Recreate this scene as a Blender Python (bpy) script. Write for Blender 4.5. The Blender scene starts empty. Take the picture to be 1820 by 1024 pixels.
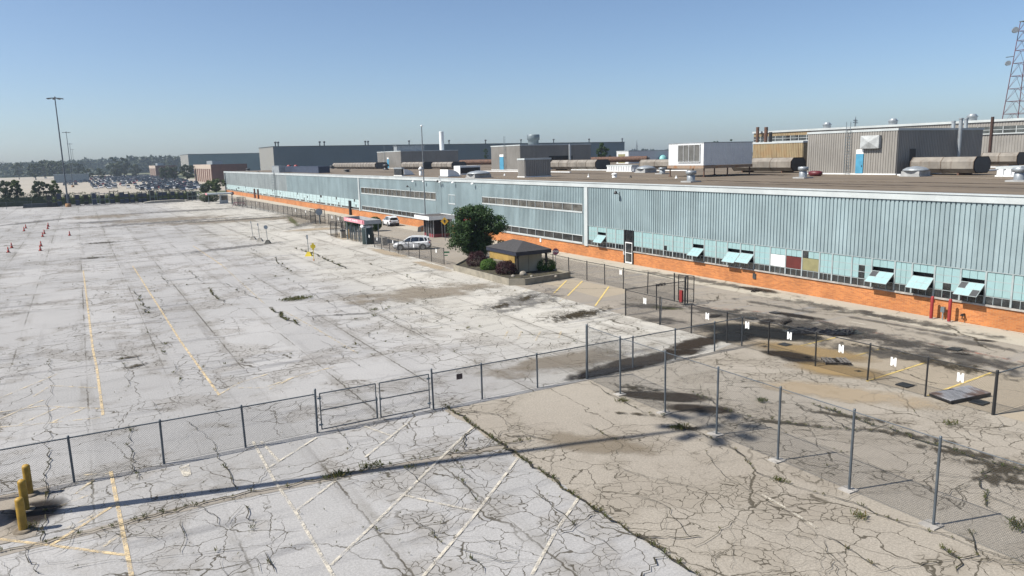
import bpy, bmesh, math, random
from mathutils import Vector, Matrix
random.seed(7)
R = math.radians
S = bpy.context.scene
COL = S.collection
# ------------------------------------------------------------------ camera
HC = 11.2; FPX = 1321.77; PITCH = R(10.0108); ROLL = R(-1.31896); YAW = R(29.8204)
fw = Vector((math.sin(YAW)*math.cos(PITCH), math.cos(YAW)*math.cos(PITCH), -math.sin(PITCH)))
rt0 = Vector((math.cos(YAW), -math.sin(YAW), 0)); up0 = rt0.cross(fw)
rt = rt0*math.cos(ROLL) + up0*math.sin(ROLL); up = -rt0*math.sin(ROLL) + up0*math.cos(ROLL)
cam = bpy.data.cameras.new('camera'); camo = bpy.data.objects.new('camera', cam); COL.objects.link(camo)
mm = Matrix.Identity(4)
for i in range(3):
    mm[i][0] = rt[i]; mm[i][1] = up[i]; mm[i][2] = -fw[i]
mm[2][3] = HC
camo.matrix_world = mm
cam.sensor_width = 36; cam.lens = 36*FPX/1820; cam.clip_start = 0.1; cam.clip_end = 12000
S.camera = camo
# ------------------------------------------------------------------ light
SHX, SHY = 0.968, -0.25          # direction shadows fall on the ground
SUN_EL = R(48.2)
W = bpy.data.worlds.new("World"); S.world = W; W.use_nodes = True
wn = W.node_tree; bg = wn.nodes['Background']
sky = wn.nodes.new('ShaderNodeTexSky'); sky.sky_type = 'NISHITA'; sky.sun_disc = False
sky.sun_elevation = SUN_EL; sky.sun_rotation = math.atan2(-SHX, -SHY)
sky.altitude = 2500; sky.air_density = 1.0; sky.dust_density = 8.0; sky.ozone_density = 3.0
wb = wn.nodes.new('ShaderNodeMix'); wb.data_type = 'RGBA'; wb.blend_type = 'MULTIPLY'; wb.inputs[0].default_value = 1; wb.inputs[7].default_value = (1.05, 1.06, 1.045, 1)   # slightly cool white balance of the photo
wn.links.new(sky.outputs[0], wb.inputs[6]); wn.links.new(wb.outputs[2], bg.inputs[0]); bg.inputs[1].default_value = 0.083
sun = bpy.data.lights.new('sun', 'SUN'); sun.energy = 4.7; sun.angle = R(0.53); sun.color = (1.0, 0.94, 0.845)
suno = bpy.data.objects.new('sun', sun); COL.objects.link(suno)
sd = Vector((SHX*math.cos(SUN_EL), SHY*math.cos(SUN_EL), -math.sin(SUN_EL)))
suno.rotation_euler = sd.to_track_quat('-Z', 'Y').to_euler()
S.view_settings.view_transform = 'Standard'; S.view_settings.look = 'None'
S.view_settings.exposure = 0.68; S.view_settings.gamma = 1
S.cycles.max_bounces = 6; S.cycles.transparent_max_bounces = 24
S.cycles.volume_bounces = 0

# ------------------------------------------------------------------ photo pixel -> place in the world (used to read positions off the photo)
def ray(px, py): return fw + rt*((px-910)/FPX) - up*((py-512)/FPX)
def G(px, py, z=0.0):
    d = ray(px, py); t = (z-HC)/d.z; return Vector((d.x*t, d.y*t, z))
def FX(px, py, X):
    d = ray(px, py); t = X/d.x; return Vector((X, d.y*t, HC+d.z*t))
def FY(px, py, Y):
    d = ray(px, py); t = Y/d.y; return Vector((d.x*t, Y, HC+d.z*t))

# ------------------------------------------------------------------ materials
MATS = {}
class N:
    """tiny node builder"""
    def __init__(s, name):
        s.m = bpy.data.materials.new(name); s.m.use_nodes = True; s.t = s.m.node_tree
        s.b = s.t.nodes['Principled BSDF']; s.out = s.t.nodes['Material Output']
    def n(s, ty, **k):
        x = s.t.nodes.new(ty)
        for a, v in k.items(): setattr(x, a, v)
        return x
    def l(s, a, b): s.t.links.new(a, b)
    def setv(s, sock, v):
        if hasattr(v, 'links') or isinstance(v, bpy.types.NodeSocket): s.l(v, sock)
        else: sock.default_value = v
    def math(s, op, a, b=0.0, c=None, clamp=False):
        x = s.n('ShaderNodeMath', operation=op); x.use_clamp = clamp
        s.setv(x.inputs[0], a); s.setv(x.inputs[1], b)
        if c is not None: s.setv(x.inputs[2], c)
        return x.outputs[0]
    def vmath(s, op, a, b):
        x = s.n('ShaderNodeVectorMath', operation=op); s.setv(x.inputs[0], a); s.setv(x.inputs[1], b); return x.outputs[0]
    def noise(s, vec, sc, det=3, rough=.55, color=False):
        x = s.n('ShaderNodeTexNoise'); x.inputs['Scale'].default_value = sc; x.inputs['Detail'].default_value = det
        x.inputs['Roughness'].default_value = rough
        if vec is not None: s.l(vec, x.inputs['Vector'])
        return x.outputs['Color' if color else 'Fac']
    def ramp(s, v, lo, hi, a=0.0, b=1.0):
        x = s.n('ShaderNodeMapRange'); x.interpolation_type = 'SMOOTHSTEP'
        s.setv(x.inputs[0], v); x.inputs[1].default_value = lo; x.inputs[2].default_value = hi
        s.setv(x.inputs[3], a); s.setv(x.inputs[4], b); return x.outputs[0]
    def mix(s, f, a, b, mode='MIX'):
        x = s.n('ShaderNodeMix', data_type='RGBA', blend_type=mode)
        s.setv(x.inputs[0], f)
        for i, v in ((6, a), (7, b)):
            if isinstance(v, tuple): v = (*v[:3], 1)
            s.setv(x.inputs[i], v)
        return x.outputs[2]
    def pos(s): return s.n('ShaderNodeNewGeometry').outputs['Position']
    def obj(s): return s.n('ShaderNodeTexCoord').outputs['Object']
    def scale(s, v, sc):
        x = s.n('ShaderNodeMapping'); x.inputs['Scale'].default_value = sc; s.l(v, x.inputs['Vector']); return x.outputs[0]
    def bump(s, h, st=.3, d=.01):
        x = s.n('ShaderNodeBump'); x.inputs['Strength'].default_value = st; x.inputs['Distance'].default_value = d
        s.l(h, x.inputs['Height']); s.l(x.outputs[0], s.b.inputs['Normal'])

def M(name, c, rough=.7, metal=0.0, var=.25, sc=1.5, c2=None, dirt=None, bump=0.0, spec=.5, stretch=(1,1,1), sheets=0):
    """plain painted / raw surface with large and fine colour variation, optional second colour in patches, optional dirt streaks"""
    if name in MATS: return MATS[name]
    q = .9 if name.startswith('white') else .72
    c = tuple(x*q for x in c); c2 = c2 and tuple(x*q for x in c2); dirt = dirt and tuple(x*q for x in dirt)
    k = N(name); p = k.scale(k.obj(), stretch)
    a = k.noise(p, sc, 5); b = k.noise(p, sc*9, 3)
    f = k.math('ADD', k.ramp(a, .3, .7, 1-var, 1+var*.45), k.math('MULTIPLY', k.math('SUBTRACT', b, .5), var*.6))
    base = (*c, 1)
    col = k.mix(k.ramp(a, .45, .65), c, c2) if c2 else None
    x = k.n('ShaderNodeVectorMath', operation='SCALE')
    if col is None: x.inputs[0].default_value = c
    else: k.l(col, x.inputs[0])
    k.l(f, x.inputs[3]); o = x.outputs[0]
    if sheets:        # separate cladding sheets, faded unevenly
        s0 = k.n('ShaderNodeSeparateXYZ'); k.l(k.obj(), s0.inputs[0]); wn_ = k.n('ShaderNodeTexWhiteNoise', noise_dimensions='1D')
        k.l(k.math('FLOOR', k.math('DIVIDE', k.math('ADD', s0.outputs[0], s0.outputs[1]), sheets)), wn_.inputs['W']); x = k.n('ShaderNodeVectorMath', operation='SCALE'); k.l(o, x.inputs[0]); k.l(k.ramp(wn_.outputs['Value'], 0, 1, .90, 1.06), x.inputs[3]); o = x.outputs[0]
    if dirt:
        d = k.noise(k.scale(k.obj(), (1.2, 1.2, .18)), 1.7, 5)
        o = k.mix(k.ramp(d, .5, .78, 0, .75), o, dirt)
    k.l(o, k.b.inputs['Base Color'])
    k.b.inputs['Metallic'].default_value = metal
    k.l(k.ramp(b, .2, .8, max(rough-.08, .02), min(rough+.1, 1)), k.b.inputs['Roughness'])
    k.b.inputs['Specular IOR Level'].default_value = spec
    if bump: k.bump(b, bump, .02)
    MATS[name] = k.m; return k.m

def pavement(name, ca, cb, cc, gator=.55, w=1.0, streak=0.0, tint=None, speck=.16, fine_at=.6, crackcol=(.05,.043,.03), tan_far=None, seams=False):
    ca, cb, cc = (tuple(x*.72 for x in c_) for c_ in (ca, cb, cc))
    k = N(name); p0 = k.pos()
    nz = k.noise(p0, .55, 3, .6, True)
    wv = k.n('ShaderNodeVectorMath', operation='MULTIPLY_ADD')
    k.l(nz, wv.inputs[0]); wv.inputs[1].default_value = (1.5, 1.5, 0); k.l(p0, wv.inputs[2]); p = wv.outputs[0]
    nz2 = k.noise(p0, 3.4, 2, .6, True)
    wv = k.n('ShaderNodeVectorMath', operation='MULTIPLY_ADD')
    k.l(nz2, wv.inputs[0]); wv.inputs[1].default_value = (.22, .22, 0); k.l(p, wv.inputs[2]); p = wv.outputs[0]
    nz3 = k.noise(p0, 16.0, 2, .6, True)
    wv = k.n('ShaderNodeVectorMath', operation='MULTIPLY_ADD')
    k.l(nz3, wv.inputs[0]); wv.inputs[1].default_value = (.035, .035, 0); k.l(p, wv.inputs[2]); p = wv.outputs[0]
    big = k.noise(p0, .045, 4); mid = k.noise(p0, .5, 5, .65); fin = k.math('ADD', k.math('MULTIPLY', k.noise(p0, 13, 2, .8), .6), k.math('MULTIPLY', k.noise(p0, 45, 1, .8), .4))
    msk = k.noise(p0, .13, 3); msk2 = k.noise(p0, .31, 3)
    col = k.mix(k.ramp(big, .38, .62), ca, cb)
    col = k.mix(k.ramp(mid, .5, .8, 0, .55), col, cc)
    if tan_far:       # paler, creamier slabs towards the entrance road, at a fixed place on the ground
        sx = k.n('ShaderNodeSeparateXYZ'); k.l(p0, sx.inputs[0])
        u = k.math('ADD', k.math('ADD', sx.outputs[0], k.math('MULTIPLY', sx.outputs[1], tan_far[1])), k.math('MULTIPLY', big, 14))
        col = k.mix(k.ramp(u, tan_far[2], tan_far[3], 0, 1), col, tuple(x*.72 for x in tan_far[0]))
    if streak:        # tyre streaks along and across the lanes
        s1 = k.noise(k.scale(p0, (.10, 1.3, 1)), .8, 4, .6); s2 = k.noise(k.scale(p0, (1.1, .05, 1)), 1.2, 4, .6)
        g = k.math('MULTIPLY', k.ramp(s1, .52, .72, 0, streak), k.ramp(msk, .36, .56))
        col = k.mix(g, col, (.175, .175, .18)); col = k.mix(k.ramp(s2, .56, .78, 0, streak*.7), col, (.18, .175, .17))
    f = k.ramp(fin, .3, .7, 1-speck/2, 1+speck/2)
    f = k.math('MULTIPLY', f, k.ramp(mid, .2, .8, .93, 1.05))
    x = k.n('ShaderNodeVectorMath', operation='SCALE'); k.l(col, x.inputs[0]); k.l(f, x.inputs[3]); col = x.outputs[0]
    cr = None
    def layer(sc, wid, mask):
        v = k.n('ShaderNodeTexVoronoi', feature='DISTANCE_TO_EDGE'); v.inputs['Scale'].default_value = sc
        v.inputs['Randomness'].default_value = 1.0; k.l(p, v.inputs['Vector'])
        wn_ = k.math('MULTIPLY', k.ramp(mid, .3, .75, .6, 1.7), wid*w)
        d = k.math('DIVIDE', v.outputs['Distance'], wn_)
        c = k.ramp(d, .45, 1.15, 1, 0)
        return k.math('MULTIPLY', c, mask) if mask is not None else c
    l1 = layer(.17, .0042, k.ramp(msk2, .38, .5, .45, 1)); l2 = layer(.8, .014, k.ramp(msk, gator-.05, gator+.03)); 
    gm3 = k.math('MULTIPLY', k.ramp(msk2, fine_at, fine_at+.07), k.ramp(msk, gator-.1, gator)); l3 = layer(2.3, .028, gm3)
    col = k.mix(k.math('MULTIPLY', gm3, k.ramp(fin, .35, .65, .08, .34)), col, (.16, .135, .10))      # crumbled, dirt-filled patches
    cr = k.math('MAXIMUM', l1, k.math('MAXIMUM', l2, l3))
    if seams:        # each paved lane was laid and patched separately: slightly different greys
        s0 = k.n('ShaderNodeSeparateXYZ'); k.l(p0, s0.inputs[0]); cb_ = k.n('ShaderNodeCombineXYZ')
        k.l(k.math('FLOOR', k.math('DIVIDE', k.math('ADD', s0.outputs[0], .6), 3.75)), cb_.inputs[0]); k.l(k.math('FLOOR', k.math('DIVIDE', k.math('ADD', s0.outputs[1], 3.0), 14.5)), cb_.inputs[1])
        wn_ = k.n('ShaderNodeTexWhiteNoise'); k.l(cb_.outputs[0], wn_.inputs['Vector']); x = k.n('ShaderNodeVectorMath', operation='SCALE'); k.l(col, x.inputs[0]); k.l(k.ramp(wn_.outputs['Value'], 0, 1, .925, 1.045), x.inputs[3]); col = x.outputs[0]
    if seams:        # joints between the paving lanes, opened up and dirty here and there
        sp = k.n('ShaderNodeSeparateXYZ'); wv = k.n('ShaderNodeVectorMath', operation='MULTIPLY_ADD')
        k.l(nz2, wv.inputs[0]); wv.inputs[1].default_value = (.22, .22, 0); k.l(p0, wv.inputs[2]); k.l(wv.outputs[0], sp.inputs[0])
        def seam(o, per, off, wid, m):
            d = k.math('PINGPONG', k.math('ADD', o, off), per/2); return k.math('MULTIPLY', k.ramp(d, wid*.4, wid, 1, 0), m)
        q1 = k.noise(k.scale(p0, (1, .12, 1)), .8, 4, .7); q2 = k.noise(k.scale(p0, (.12, 1, 1)), .8, 4, .7)
        cr = k.math('MAXIMUM', cr, seam(sp.outputs[0], 3.75, .6, .05, k.ramp(q1, .44, .62, .1, 1)))
        cr = k.math('MAXIMUM', cr, seam(sp.outputs[1], 14.5, 3.0, .05, k.ramp(q2, .42, .6, .15, 1)))
        grime = k.math('MULTIPLY', seam(sp.outputs[0], 3.75, .6, .55, k.ramp(q1, .42, .64)), k.ramp(mid, .35, .65, .1, .5))
        col = k.mix(grime, col, (.15, .14, .12))
    col = k.mix(k.math('MULTIPLY', cr, .88), col, crackcol)
    k.l(col, k.b.inputs['Base Color']); k.b.inputs['Roughness'].default_value = .92; k.b.inputs['Specular IOR Level'].default_value = .25
    h = k.math('SUBTRACT', k.math('MULTIPLY', fin, .3), cr); k.bump(h, .5, .012)
    MATS[name] = k.m; return k.m

def paint(name, c, wear=.5, soft=.1, sc=2.2):
    """worn road paint: transparent where it has flaked off"""
    c = tuple(x*.74 for x in c); k = N(name); p = k.pos(); a = k.noise(p, sc, 6, .7); b = k.noise(p, 24, 3, .7)
    v = k.math('ADD', k.math('MULTIPLY', a, .6), k.math('MULTIPLY', b, .4))
    k.b.inputs['Base Color'].default_value = (*c, 1); k.b.inputs['Roughness'].default_value = .85
    tr = k.n('ShaderNodeBsdfTransparent'); mx = k.n('ShaderNodeMixShader')
    k.l(k.ramp(v, wear-soft, wear+soft, 1, 0), mx.inputs[0]); k.l(tr.outputs[0], mx.inputs[1]); k.l(k.b.outputs[0], mx.inputs[2])
    k.l(mx.outputs[0], k.out.inputs[0]); MATS[name] = k.m; return k.m

def stain(name, c, strength=.85, rough=.85, sc=.5, edge=.55, nz=.75):
    """stain on a unit disc: fades out towards a ragged edge"""
    k = N(name); o = k.obj(); ln = k.n('ShaderNodeVectorMath', operation='LENGTH'); k.l(o, ln.inputs[0])
    a = k.noise(k.pos(), sc, 6, .65)
    v = k.math('ADD', ln.outputs['Value'], k.math('MULTIPLY', k.math('SUBTRACT', a, .5), nz*2))
    v = k.math('MAXIMUM', v, k.math('MULTIPLY', k.ramp(ln.outputs['Value'], .82, .99), 2.0))
    k.b.inputs['Base Color'].default_value = (*c, 1); k.b.inputs['Roughness'].default_value = rough; k.b.inputs['Specular IOR Level'].default_value = .12
    tr = k.n('ShaderNodeBsdfTransparent'); mx = k.n('ShaderNodeMixShader')
    k.l(k.ramp(v, edge-.35, edge+.25, strength, 0), mx.inputs[0]); k.l(tr.outputs[0], mx.inputs[1]); k.l(k.b.outputs[0], mx.inputs[2])
    k.l(mx.outputs[0], k.out.inputs[0]); MATS[name] = k.m; return k.m

def leafmat(name, c, c2):
    c = tuple(x*.85 for x in c); c2 = tuple(x*.85 for x in c2); k = N(name); a = k.noise(k.obj(), .9, 3); b = k.noise(k.obj(), 7, 2)
    v = k.math('ADD', k.math('MULTIPLY', a, .55), k.math('MULTIPLY', b, .45))
    k.l(k.mix(k.ramp(v, .38, .62), c, c2), k.b.inputs['Base Color']); k.b.inputs['Roughness'].default_value = .6
    k.b.inputs['Specular IOR Level'].default_value = .3
    tl = k.n('ShaderNodeBsdfTranslucent'); tl.inputs[0].default_value = (*[min(1, x*1.3) for x in c2], 1)
    mx = k.n('ShaderNodeMixShader'); mx.inputs[0].default_value = .2
    k.l(k.b.outputs[0], mx.inputs[1]); k.l(tl.outputs[0], mx.inputs[2]); k.l(mx.outputs[0], k.out.inputs[0])
    MATS[name] = k.m; return k.m

def glass(name, c=(.02,.022,.025), rough=.12, refl=.25, sc=.7):
    """dark window glass: a dark room behind a reflecting pane, slightly uneven"""
    k = N(name); a = k.noise(k.obj(), sc, 4)
    k.l(k.mix(k.ramp(a, .35, .65), tuple(x*.6 for x in c), tuple(x*1.5 for x in c)), k.b.inputs['Base Color'])
    k.b.inputs['Roughness'].default_value = rough
    g = k.n('ShaderNodeBsdfGlossy'); g.inputs['Roughness'].default_value = rough; g.inputs[0].default_value = (.8, .85, .85, 1)
    mx = k.n('ShaderNodeMixShader'); k.setv(mx.inputs[0], k.ramp(a, .3, .7, refl*.5, refl*1.4))
    k.l(k.b.outputs[0], mx.inputs[1]); k.l(g.outputs[0], mx.inputs[2]); k.l(mx.outputs[0], k.out.inputs[0])
    MATS[name] = k.m; return k.m

def brick(name, c1, c2, mortar):
    c1, c2, mortar = (tuple(x*.72 for x in c_) for c_ in (c1, c2, mortar)); k = N(name); o = k.obj(); mp = k.n('ShaderNodeMapping'); mp.inputs['Rotation'].default_value = (R(90), 0, R(90)); 
    sx = k.n('ShaderNodeSeparateXYZ'); k.l(o, sx.inputs[0]); cx = k.n('ShaderNodeCombineXYZ')
    k.l(k.math('ADD', sx.outputs[0], sx.outputs[1]), cx.inputs[0]); k.l(sx.outputs[2], cx.inputs[1])
    b = k.n('ShaderNodeTexBrick'); k.l(cx.outputs[0], b.inputs['Vector']); b.inputs['Scale'].default_value = 1
    b.inputs['Brick Width'].default_value = .34; b.inputs['Row Height'].default_value = .085; b.inputs['Mortar Size'].default_value = .009
    b.inputs['Bias'].default_value = -.15
    b.inputs['Color1'].default_value = (*c1, 1); b.inputs['Color2'].default_value = (*c2, 1); b.inputs['Mortar'].default_value = (*mortar, 1)
    a = k.noise(o, .35, 5); d = k.noise(k.scale(o, (1, .35, 3.2)), 2.6, 5, .7)
    x = k.n('ShaderNodeVectorMath', operation='SCALE'); k.l(b.outputs[0], x.inputs[0]); k.l(k.ramp(a, .3, .7, .8, 1.12), x.inputs[3])
    col = k.mix(k.ramp(d, .57, .72, 0, .6), x.outputs[0], tuple(v*.42 for v in c1))
    k.l(col, k.b.inputs['Base Color']); k.b.inputs['Roughness'].default_value = .85
    MATS[name] = k.m; return k.m

# ------------------------------------------------------------------ mesh helpers
class MB:
    def __init__(s): s.v = []; s.f = []; s.mi = []; s.cur = 0; s.sm = []
    def add(s, vs, fs, smooth=False):
        o = len(s.v); s.v += [tuple(v) for v in vs]
        for f in fs: s.f.append(tuple(i+o for i in f)); s.mi.append(s.cur); s.sm.append(smooth)
        return s
    def box(s, x0, x1, y0, y1, z0, z1, taper=0.0):
        t = taper
        v = [(x0,y0,z0),(x1,y0,z0),(x1,y1,z0),(x0,y1,z0),(x0+t,y0+t,z1),(x1-t,y0+t,z1),(x1-t,y1-t,z1),(x0+t,y1-t,z1)]
        return s.add(v, [(3,2,1,0),(4,5,6,7),(0,1,5,4),(1,2,6,5),(2,3,7,6),(3,0,4,7)])
    def obox(s, c, ax, ay, az):
        """box from centre and three half-axis vectors"""
        c = Vector(c); v = []
        for k in (-1, 1):
            for (i, j) in ((-1,-1),(1,-1),(1,1),(-1,1)): v.append(c+Vector(ax)*i+Vector(ay)*j+Vector(az)*k)
        return s.add(v, [(3,2,1,0),(4,5,6,7),(0,1,5,4),(1,2,6,5),(2,3,7,6),(3,0,4,7)])
    def tube(s, a, b, r0, r1=None, n=8, caps=True, smooth=True):
        a = Vector(a); b = Vector(b); r1 = r0 if r1 is None else r1
        d = (b-a); q = d.to_track_quat('Z', 'Y'); X = q @ Vector((1,0,0)); Y = q @ Vector((0,1,0)); v = []
        for (c, r) in ((a, r0), (b, r1)):
            for i in range(n):
                t = 2*math.pi*i/n; v.append(c+X*(r*math.cos(t))+Y*(r*math.sin(t)))
        s.add(v, [(i, (i+1) % n, n+(i+1) % n, n+i) for i in range(n)], smooth)
        if caps: s.add(v, [tuple(range(n-1, -1, -1)), tuple(range(n, 2*n))])
        return s
    def lathe(s, c, prof, n=16, smooth=True):
        v = []; m = len(prof); c = Vector(c)
        for (r, z) in prof:
            for i in range(n):
                t = 2*math.pi*i/n; v.append((c.x+r*math.cos(t), c.y+r*math.sin(t), c.z+z))
        fs = [(j*n+i, j*n+(i+1) % n, (j+1)*n+(i+1) % n, (j+1)*n+i) for j in range(m-1) for i in range(n)]
        s.add(v, fs, smooth)
        s.add(v, [tuple(range(n-1, -1, -1)), tuple(range((m-1)*n, m*n))]); return s
    def prism(s, pts, ext, both=True):
        """polygon (list of 3d points) pushed along a vector"""
        n = len(pts); e = Vector(ext); v = [Vector(p) for p in pts]; v += [p+e for p in v[:n]]
        return s.add(v, [tuple(range(n-1, -1, -1)), tuple(range(n, 2*n))]+[(i, (i+1) % n, n+(i+1) % n, n+i) for i in range(n)])
    def sheet(s, pts, z):
        return s.add([(p[0], p[1], z) for p in pts], [tuple(range(len(pts)))])
    def corr(s, p0, p1, z0, z1, nrm, per=.32, dep=.07):
        """trapezoid-ribbed sheet metal between two plan points, ribs standing out along nrm"""
        p0 = Vector((*p0[:2], 0)); p1 = Vector((*p1[:2], 0)); n = Vector((*nrm, 0)); L = (p1-p0).length; d = (p1-p0)/L
        prof = []; x = 0.0
        while x < L:
            for (u, w_) in ((0, 0), (.24, 0), (.30, 1), (.94, 1), (1.0, 0)):
                xx = x+u*per
                if xx <= L and (not prof or xx > prof[-1][0]+1e-5): prof.append((xx, w_*dep))
            x += per
        prof.append((L, prof[-1][1]))
        v = []
        for (xx, w_) in prof:
            q = p0+d*xx+n*w_; v += [(q.x, q.y, z0), (q.x, q.y, z1)]
        return s.add(v, [(2*i, 2*i+2, 2*i+3, 2*i+1) for i in range(len(prof)-1)])
    def build(s, name, mat, parent=None, fix=True):
        me = bpy.data.meshes.new(name); me.from_pydata(s.v, [], s.f)
        for m in (mat if isinstance(mat, (list, tuple)) else [mat]): me.materials.append(m)
        me.polygons.foreach_set('material_index', s.mi); me.polygons.foreach_set('use_smooth', s.sm)
        if fix:
            b = bmesh.new(); b.from_mesh(me); bmesh.ops.recalc_face_normals(b, faces=b.faces); b.to_mesh(me); b.free()
        me.update(); o = bpy.data.objects.new(name, me); COL.objects.link(o)
        if parent is not None: o.parent = parent
        return o
def tag(o, label=None, cat=None, group=None, kind=None):
    if label: o['label'] = label
    if cat: o['category'] = cat
    if group: o['group'] = group
    if kind: o['kind'] = kind
    return o
def empty(name, loc=(0,0,0), rz=0.0, label=None, cat=None, group=None):
    o = bpy.data.objects.new(name, None); COL.objects.link(o); o.location = loc; o.rotation_euler = (0, 0, rz)
    o.empty_display_size = .3
    return tag(o, label, cat, group)
def copy_tree(o, parent=None, loc=None, rz=None, label=None):
    c = o.copy(); COL.objects.link(c); c.parent = parent
    if loc is not None: c.location = loc
    if rz is not None: c.rotation_euler = (0, 0, rz)
    if label: c['label'] = label
    for ch in list(o.children): copy_tree(ch, c)
    return c
ORD = ['first','second','third','fourth','fifth','sixth','seventh','eighth','ninth','tenth','eleventh','twelfth','thirteenth','fourteenth','fifteenth']

# ------------------------------------------------------------------ materials used
asph = pavement('weathered_lot_pavement', (.455,.45,.445), (.40,.397,.393), (.345,.34,.332), gator=.50, streak=.8, seams=True, w=.8, speck=.42, fine_at=.5,
                tan_far=((.56,.54,.49), 0.0, 20, 33))
tanp = pavement('tan_asphalt', (.40,.365,.31), (.355,.32,.27), (.29,.26,.22), gator=.45, fine_at=.47, w=.85, speck=.5)
road = pavement('yard_road_asphalt', (.385,.345,.29), (.325,.29,.245), (.23,.205,.175), gator=.56, streak=.85, w=.7, speck=.3)
apron = pavement('pale_apron_concrete', (.52,.48,.40), (.47,.43,.36), (.38,.35,.29), gator=.66, w=.7)
farlot = pavement('far_lot_pavement', (.46,.42,.35), (.42,.38,.32), (.36,.33,.29), gator=.7, w=.5)
stripm = pavement('gutter_strip', (.36,.33,.29), (.32,.29,.25), (.25,.23,.2), gator=.5, w=1.2)
patchm = pavement('tan_patch', (.43,.37,.285), (.395,.34,.26), (.33,.28,.22), gator=.62, w=.8)
# ================================================================== SETTING
gm = M('dry_grass_ground', (.13,.15,.06), .95, var=.5, sc=.02, c2=(.20,.18,.09))
MB().sheet([(-5000,-600),(6000,-600),(6000,6500),(-5000,6500)], -.06).build('ground', gm)['kind'] = 'structure'
def lay(name, pts, z, mat, kind='structure'):
    o = MB().sheet(pts, z).build(name, mat); tag(o, kind=kind); return o
lay('parking_lot', [(-140,-15),(60,-15),(60,310),(-140,310)], 0, asph)
lay('yard_road', [(32.5,-12),(47.9,-12),(47.9,300),(38.6,300),(38.4,128),(36.2,112),(33.2,93),(32.4,70),(32.4,60)], .004, road)
lay('apron', [(45.2,-12),(48.45,-12),(48.45,300),(45.2,300)], .010, apron)
lay('tan_asphalt', [(13.2,29.45), (18,29.5), (24,29.7), (30,29.9), (32.5,30.6), (32.5,16), (32.5,-12), (13.3,-12)]+[(13.3+.07*math.sin(i*2.3)+.05*math.sin(i*5.1+1), -11+i*.45) for i in range(88)], .006, tanp)
lay('stall_paving', [(32.55,-12),(38.6,-12),(38.9,20),(38.4,33),(36.5,36),(32.55,34)], .008, patchm)
lay('tan_paving_patch', [G(*q) for q in ((966,504),(1017,497),(1114,515),(1114,521),(1073,529),(1067,530),(1017,516))], .008, patchm)
lay('gutter_strip', [(-6,25.35),(2.8,25.62),(7.7,25.2),(14.5,24.3),(14.3,23.95),(7.6,24.8),(2.8,25.2),(-6,24.95)], .008, stripm)
lay('oil_darkened_pavement', [(-9,25.9),(-2.3,25.9),(-2.0,30),(-9,30)], .008, road)
lay('far_parking_lot', [(-190,330),(64,332),(84,430),(88,560),(70,700),(40,1080),(-260,1080)], -.02, farlot)
# ---- painted lines
yel = paint('worn_yellow_paint', (.76,.60,.36), .515, .12)
yelf = paint('faded_yellow_paint', (.74,.62,.42), .46, .10)
yelb = paint('bright_yellow_paint', (.80,.60,.20), .58, .08)
whi = paint('worn_white_paint', (.68,.63,.53), .505, .10)
redp = paint('faded_red_paint', (.42,.17,.12), .45, .08)
def stripes(name, mat, paths, w, z=.014):
    mb = MB()
    for P in paths:
        q = [G(*p) if len(p) == 2 else Vector(p) for p in P]
        for a, b in zip(q, q[1:]):
            d = (b-a); d.z = 0; d.normalize(); n = Vector((-d.y, d.x, 0))*w/2
            e = d*(w*.3)
            mb.sheet([a-n-e, b-n+e, b+n+e, a+n-e], z); z += .0003
    o = mb.build(name, mat); tag(o, kind='structure'); return o
stripes('yellow_line', yel, [[(148,481),(165,621),(172,655),(183,738)], [(236,473),(321,607),(390,703)], [(197,839),(234,1024)],
    [(0,959),(90,970),(221,987)], [(90,970),(150,932),(202,899)], [(343,437),(395,472)]], .125)
stripes('faded_yellow_line', yelf, [[(395,472),(470,540)],[(504,553),(559,583),(633,627)],[(0,760),(90,752),(176,743)],[(0,733),(75,722),(180,727)],
    [(0,745),(76,712)],[(28,758),(110,722)],[(95,750),(155,724)],[(60,705),(90,686),(170,690)],[(0,708),(110,662)],[(390,702),(425,681),(480,664)],[(480,692),(520,672),(595,652)],
    [(425,690),(470,690),(520,672)],[(150,845),(192,842)],[(135,878),(168,852)],[(95,905),(160,880)],[(120,940),(190,905)],[(180,975),(215,950)],
    [(895,603),(903,588)],[(921,603),(926,590)],[(952,606),(960,590)],[(993,602),(997,590)],[(985,521),(975,535)],[(1009,526),(995,536)],[(940,512),(930,520)]], .13, .018)
stripes('stall_line', yelb, [[(1007,499),(985,521)],[(1035,500),(1009,526)],[(1082,510),(1058,544)],[(1370,628),(1487,600)],[(1458,650),(1564,621)],[(1541,678),(1661,640)],[(1650,704),(1762,663)]], .12, .022)
stripes('white_line', whi, [[(450,786),(487,854),(525,910),(589,1019),(600,1036)],[(524,910),(595,857)],[(589,1005),(690,908),(770,828),(843,758)],[(752,1026),(845,915),(922,813)],
    [(713,880),(790,898),(847,910)],[(946,1022),(985,950),(1027,888)],[(650,813),(733,746)],[(465,786),(495,820)],[(480,831),(562,779)],[(646,758),(697,776)],
    [(1356,881),(1398,905),(1450,939)]], .105, .026)
lay('white_arrow_mark', [G(*q) for q in ((318,833),(336,826),(341,848),(326,848))], .030, whi)
stripes('faded_red_line', redp, [[(1225,545),(1400,558+0),(1541,589),(1646,610),(1820,645),(1900,662)]], .22, .020)
stripes('yellow_dash', yelf, [[(1478,554),(1490,551)],[(1664,588),(1690,581)],[(1694,580),(1712,575)]], .14, .024)
stripes('white_dash', whi, [[(1508,572),(1540,578)],[(1163,502),(1180,507)],[(1490,600),(1528,606)]], .16, .030)
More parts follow.
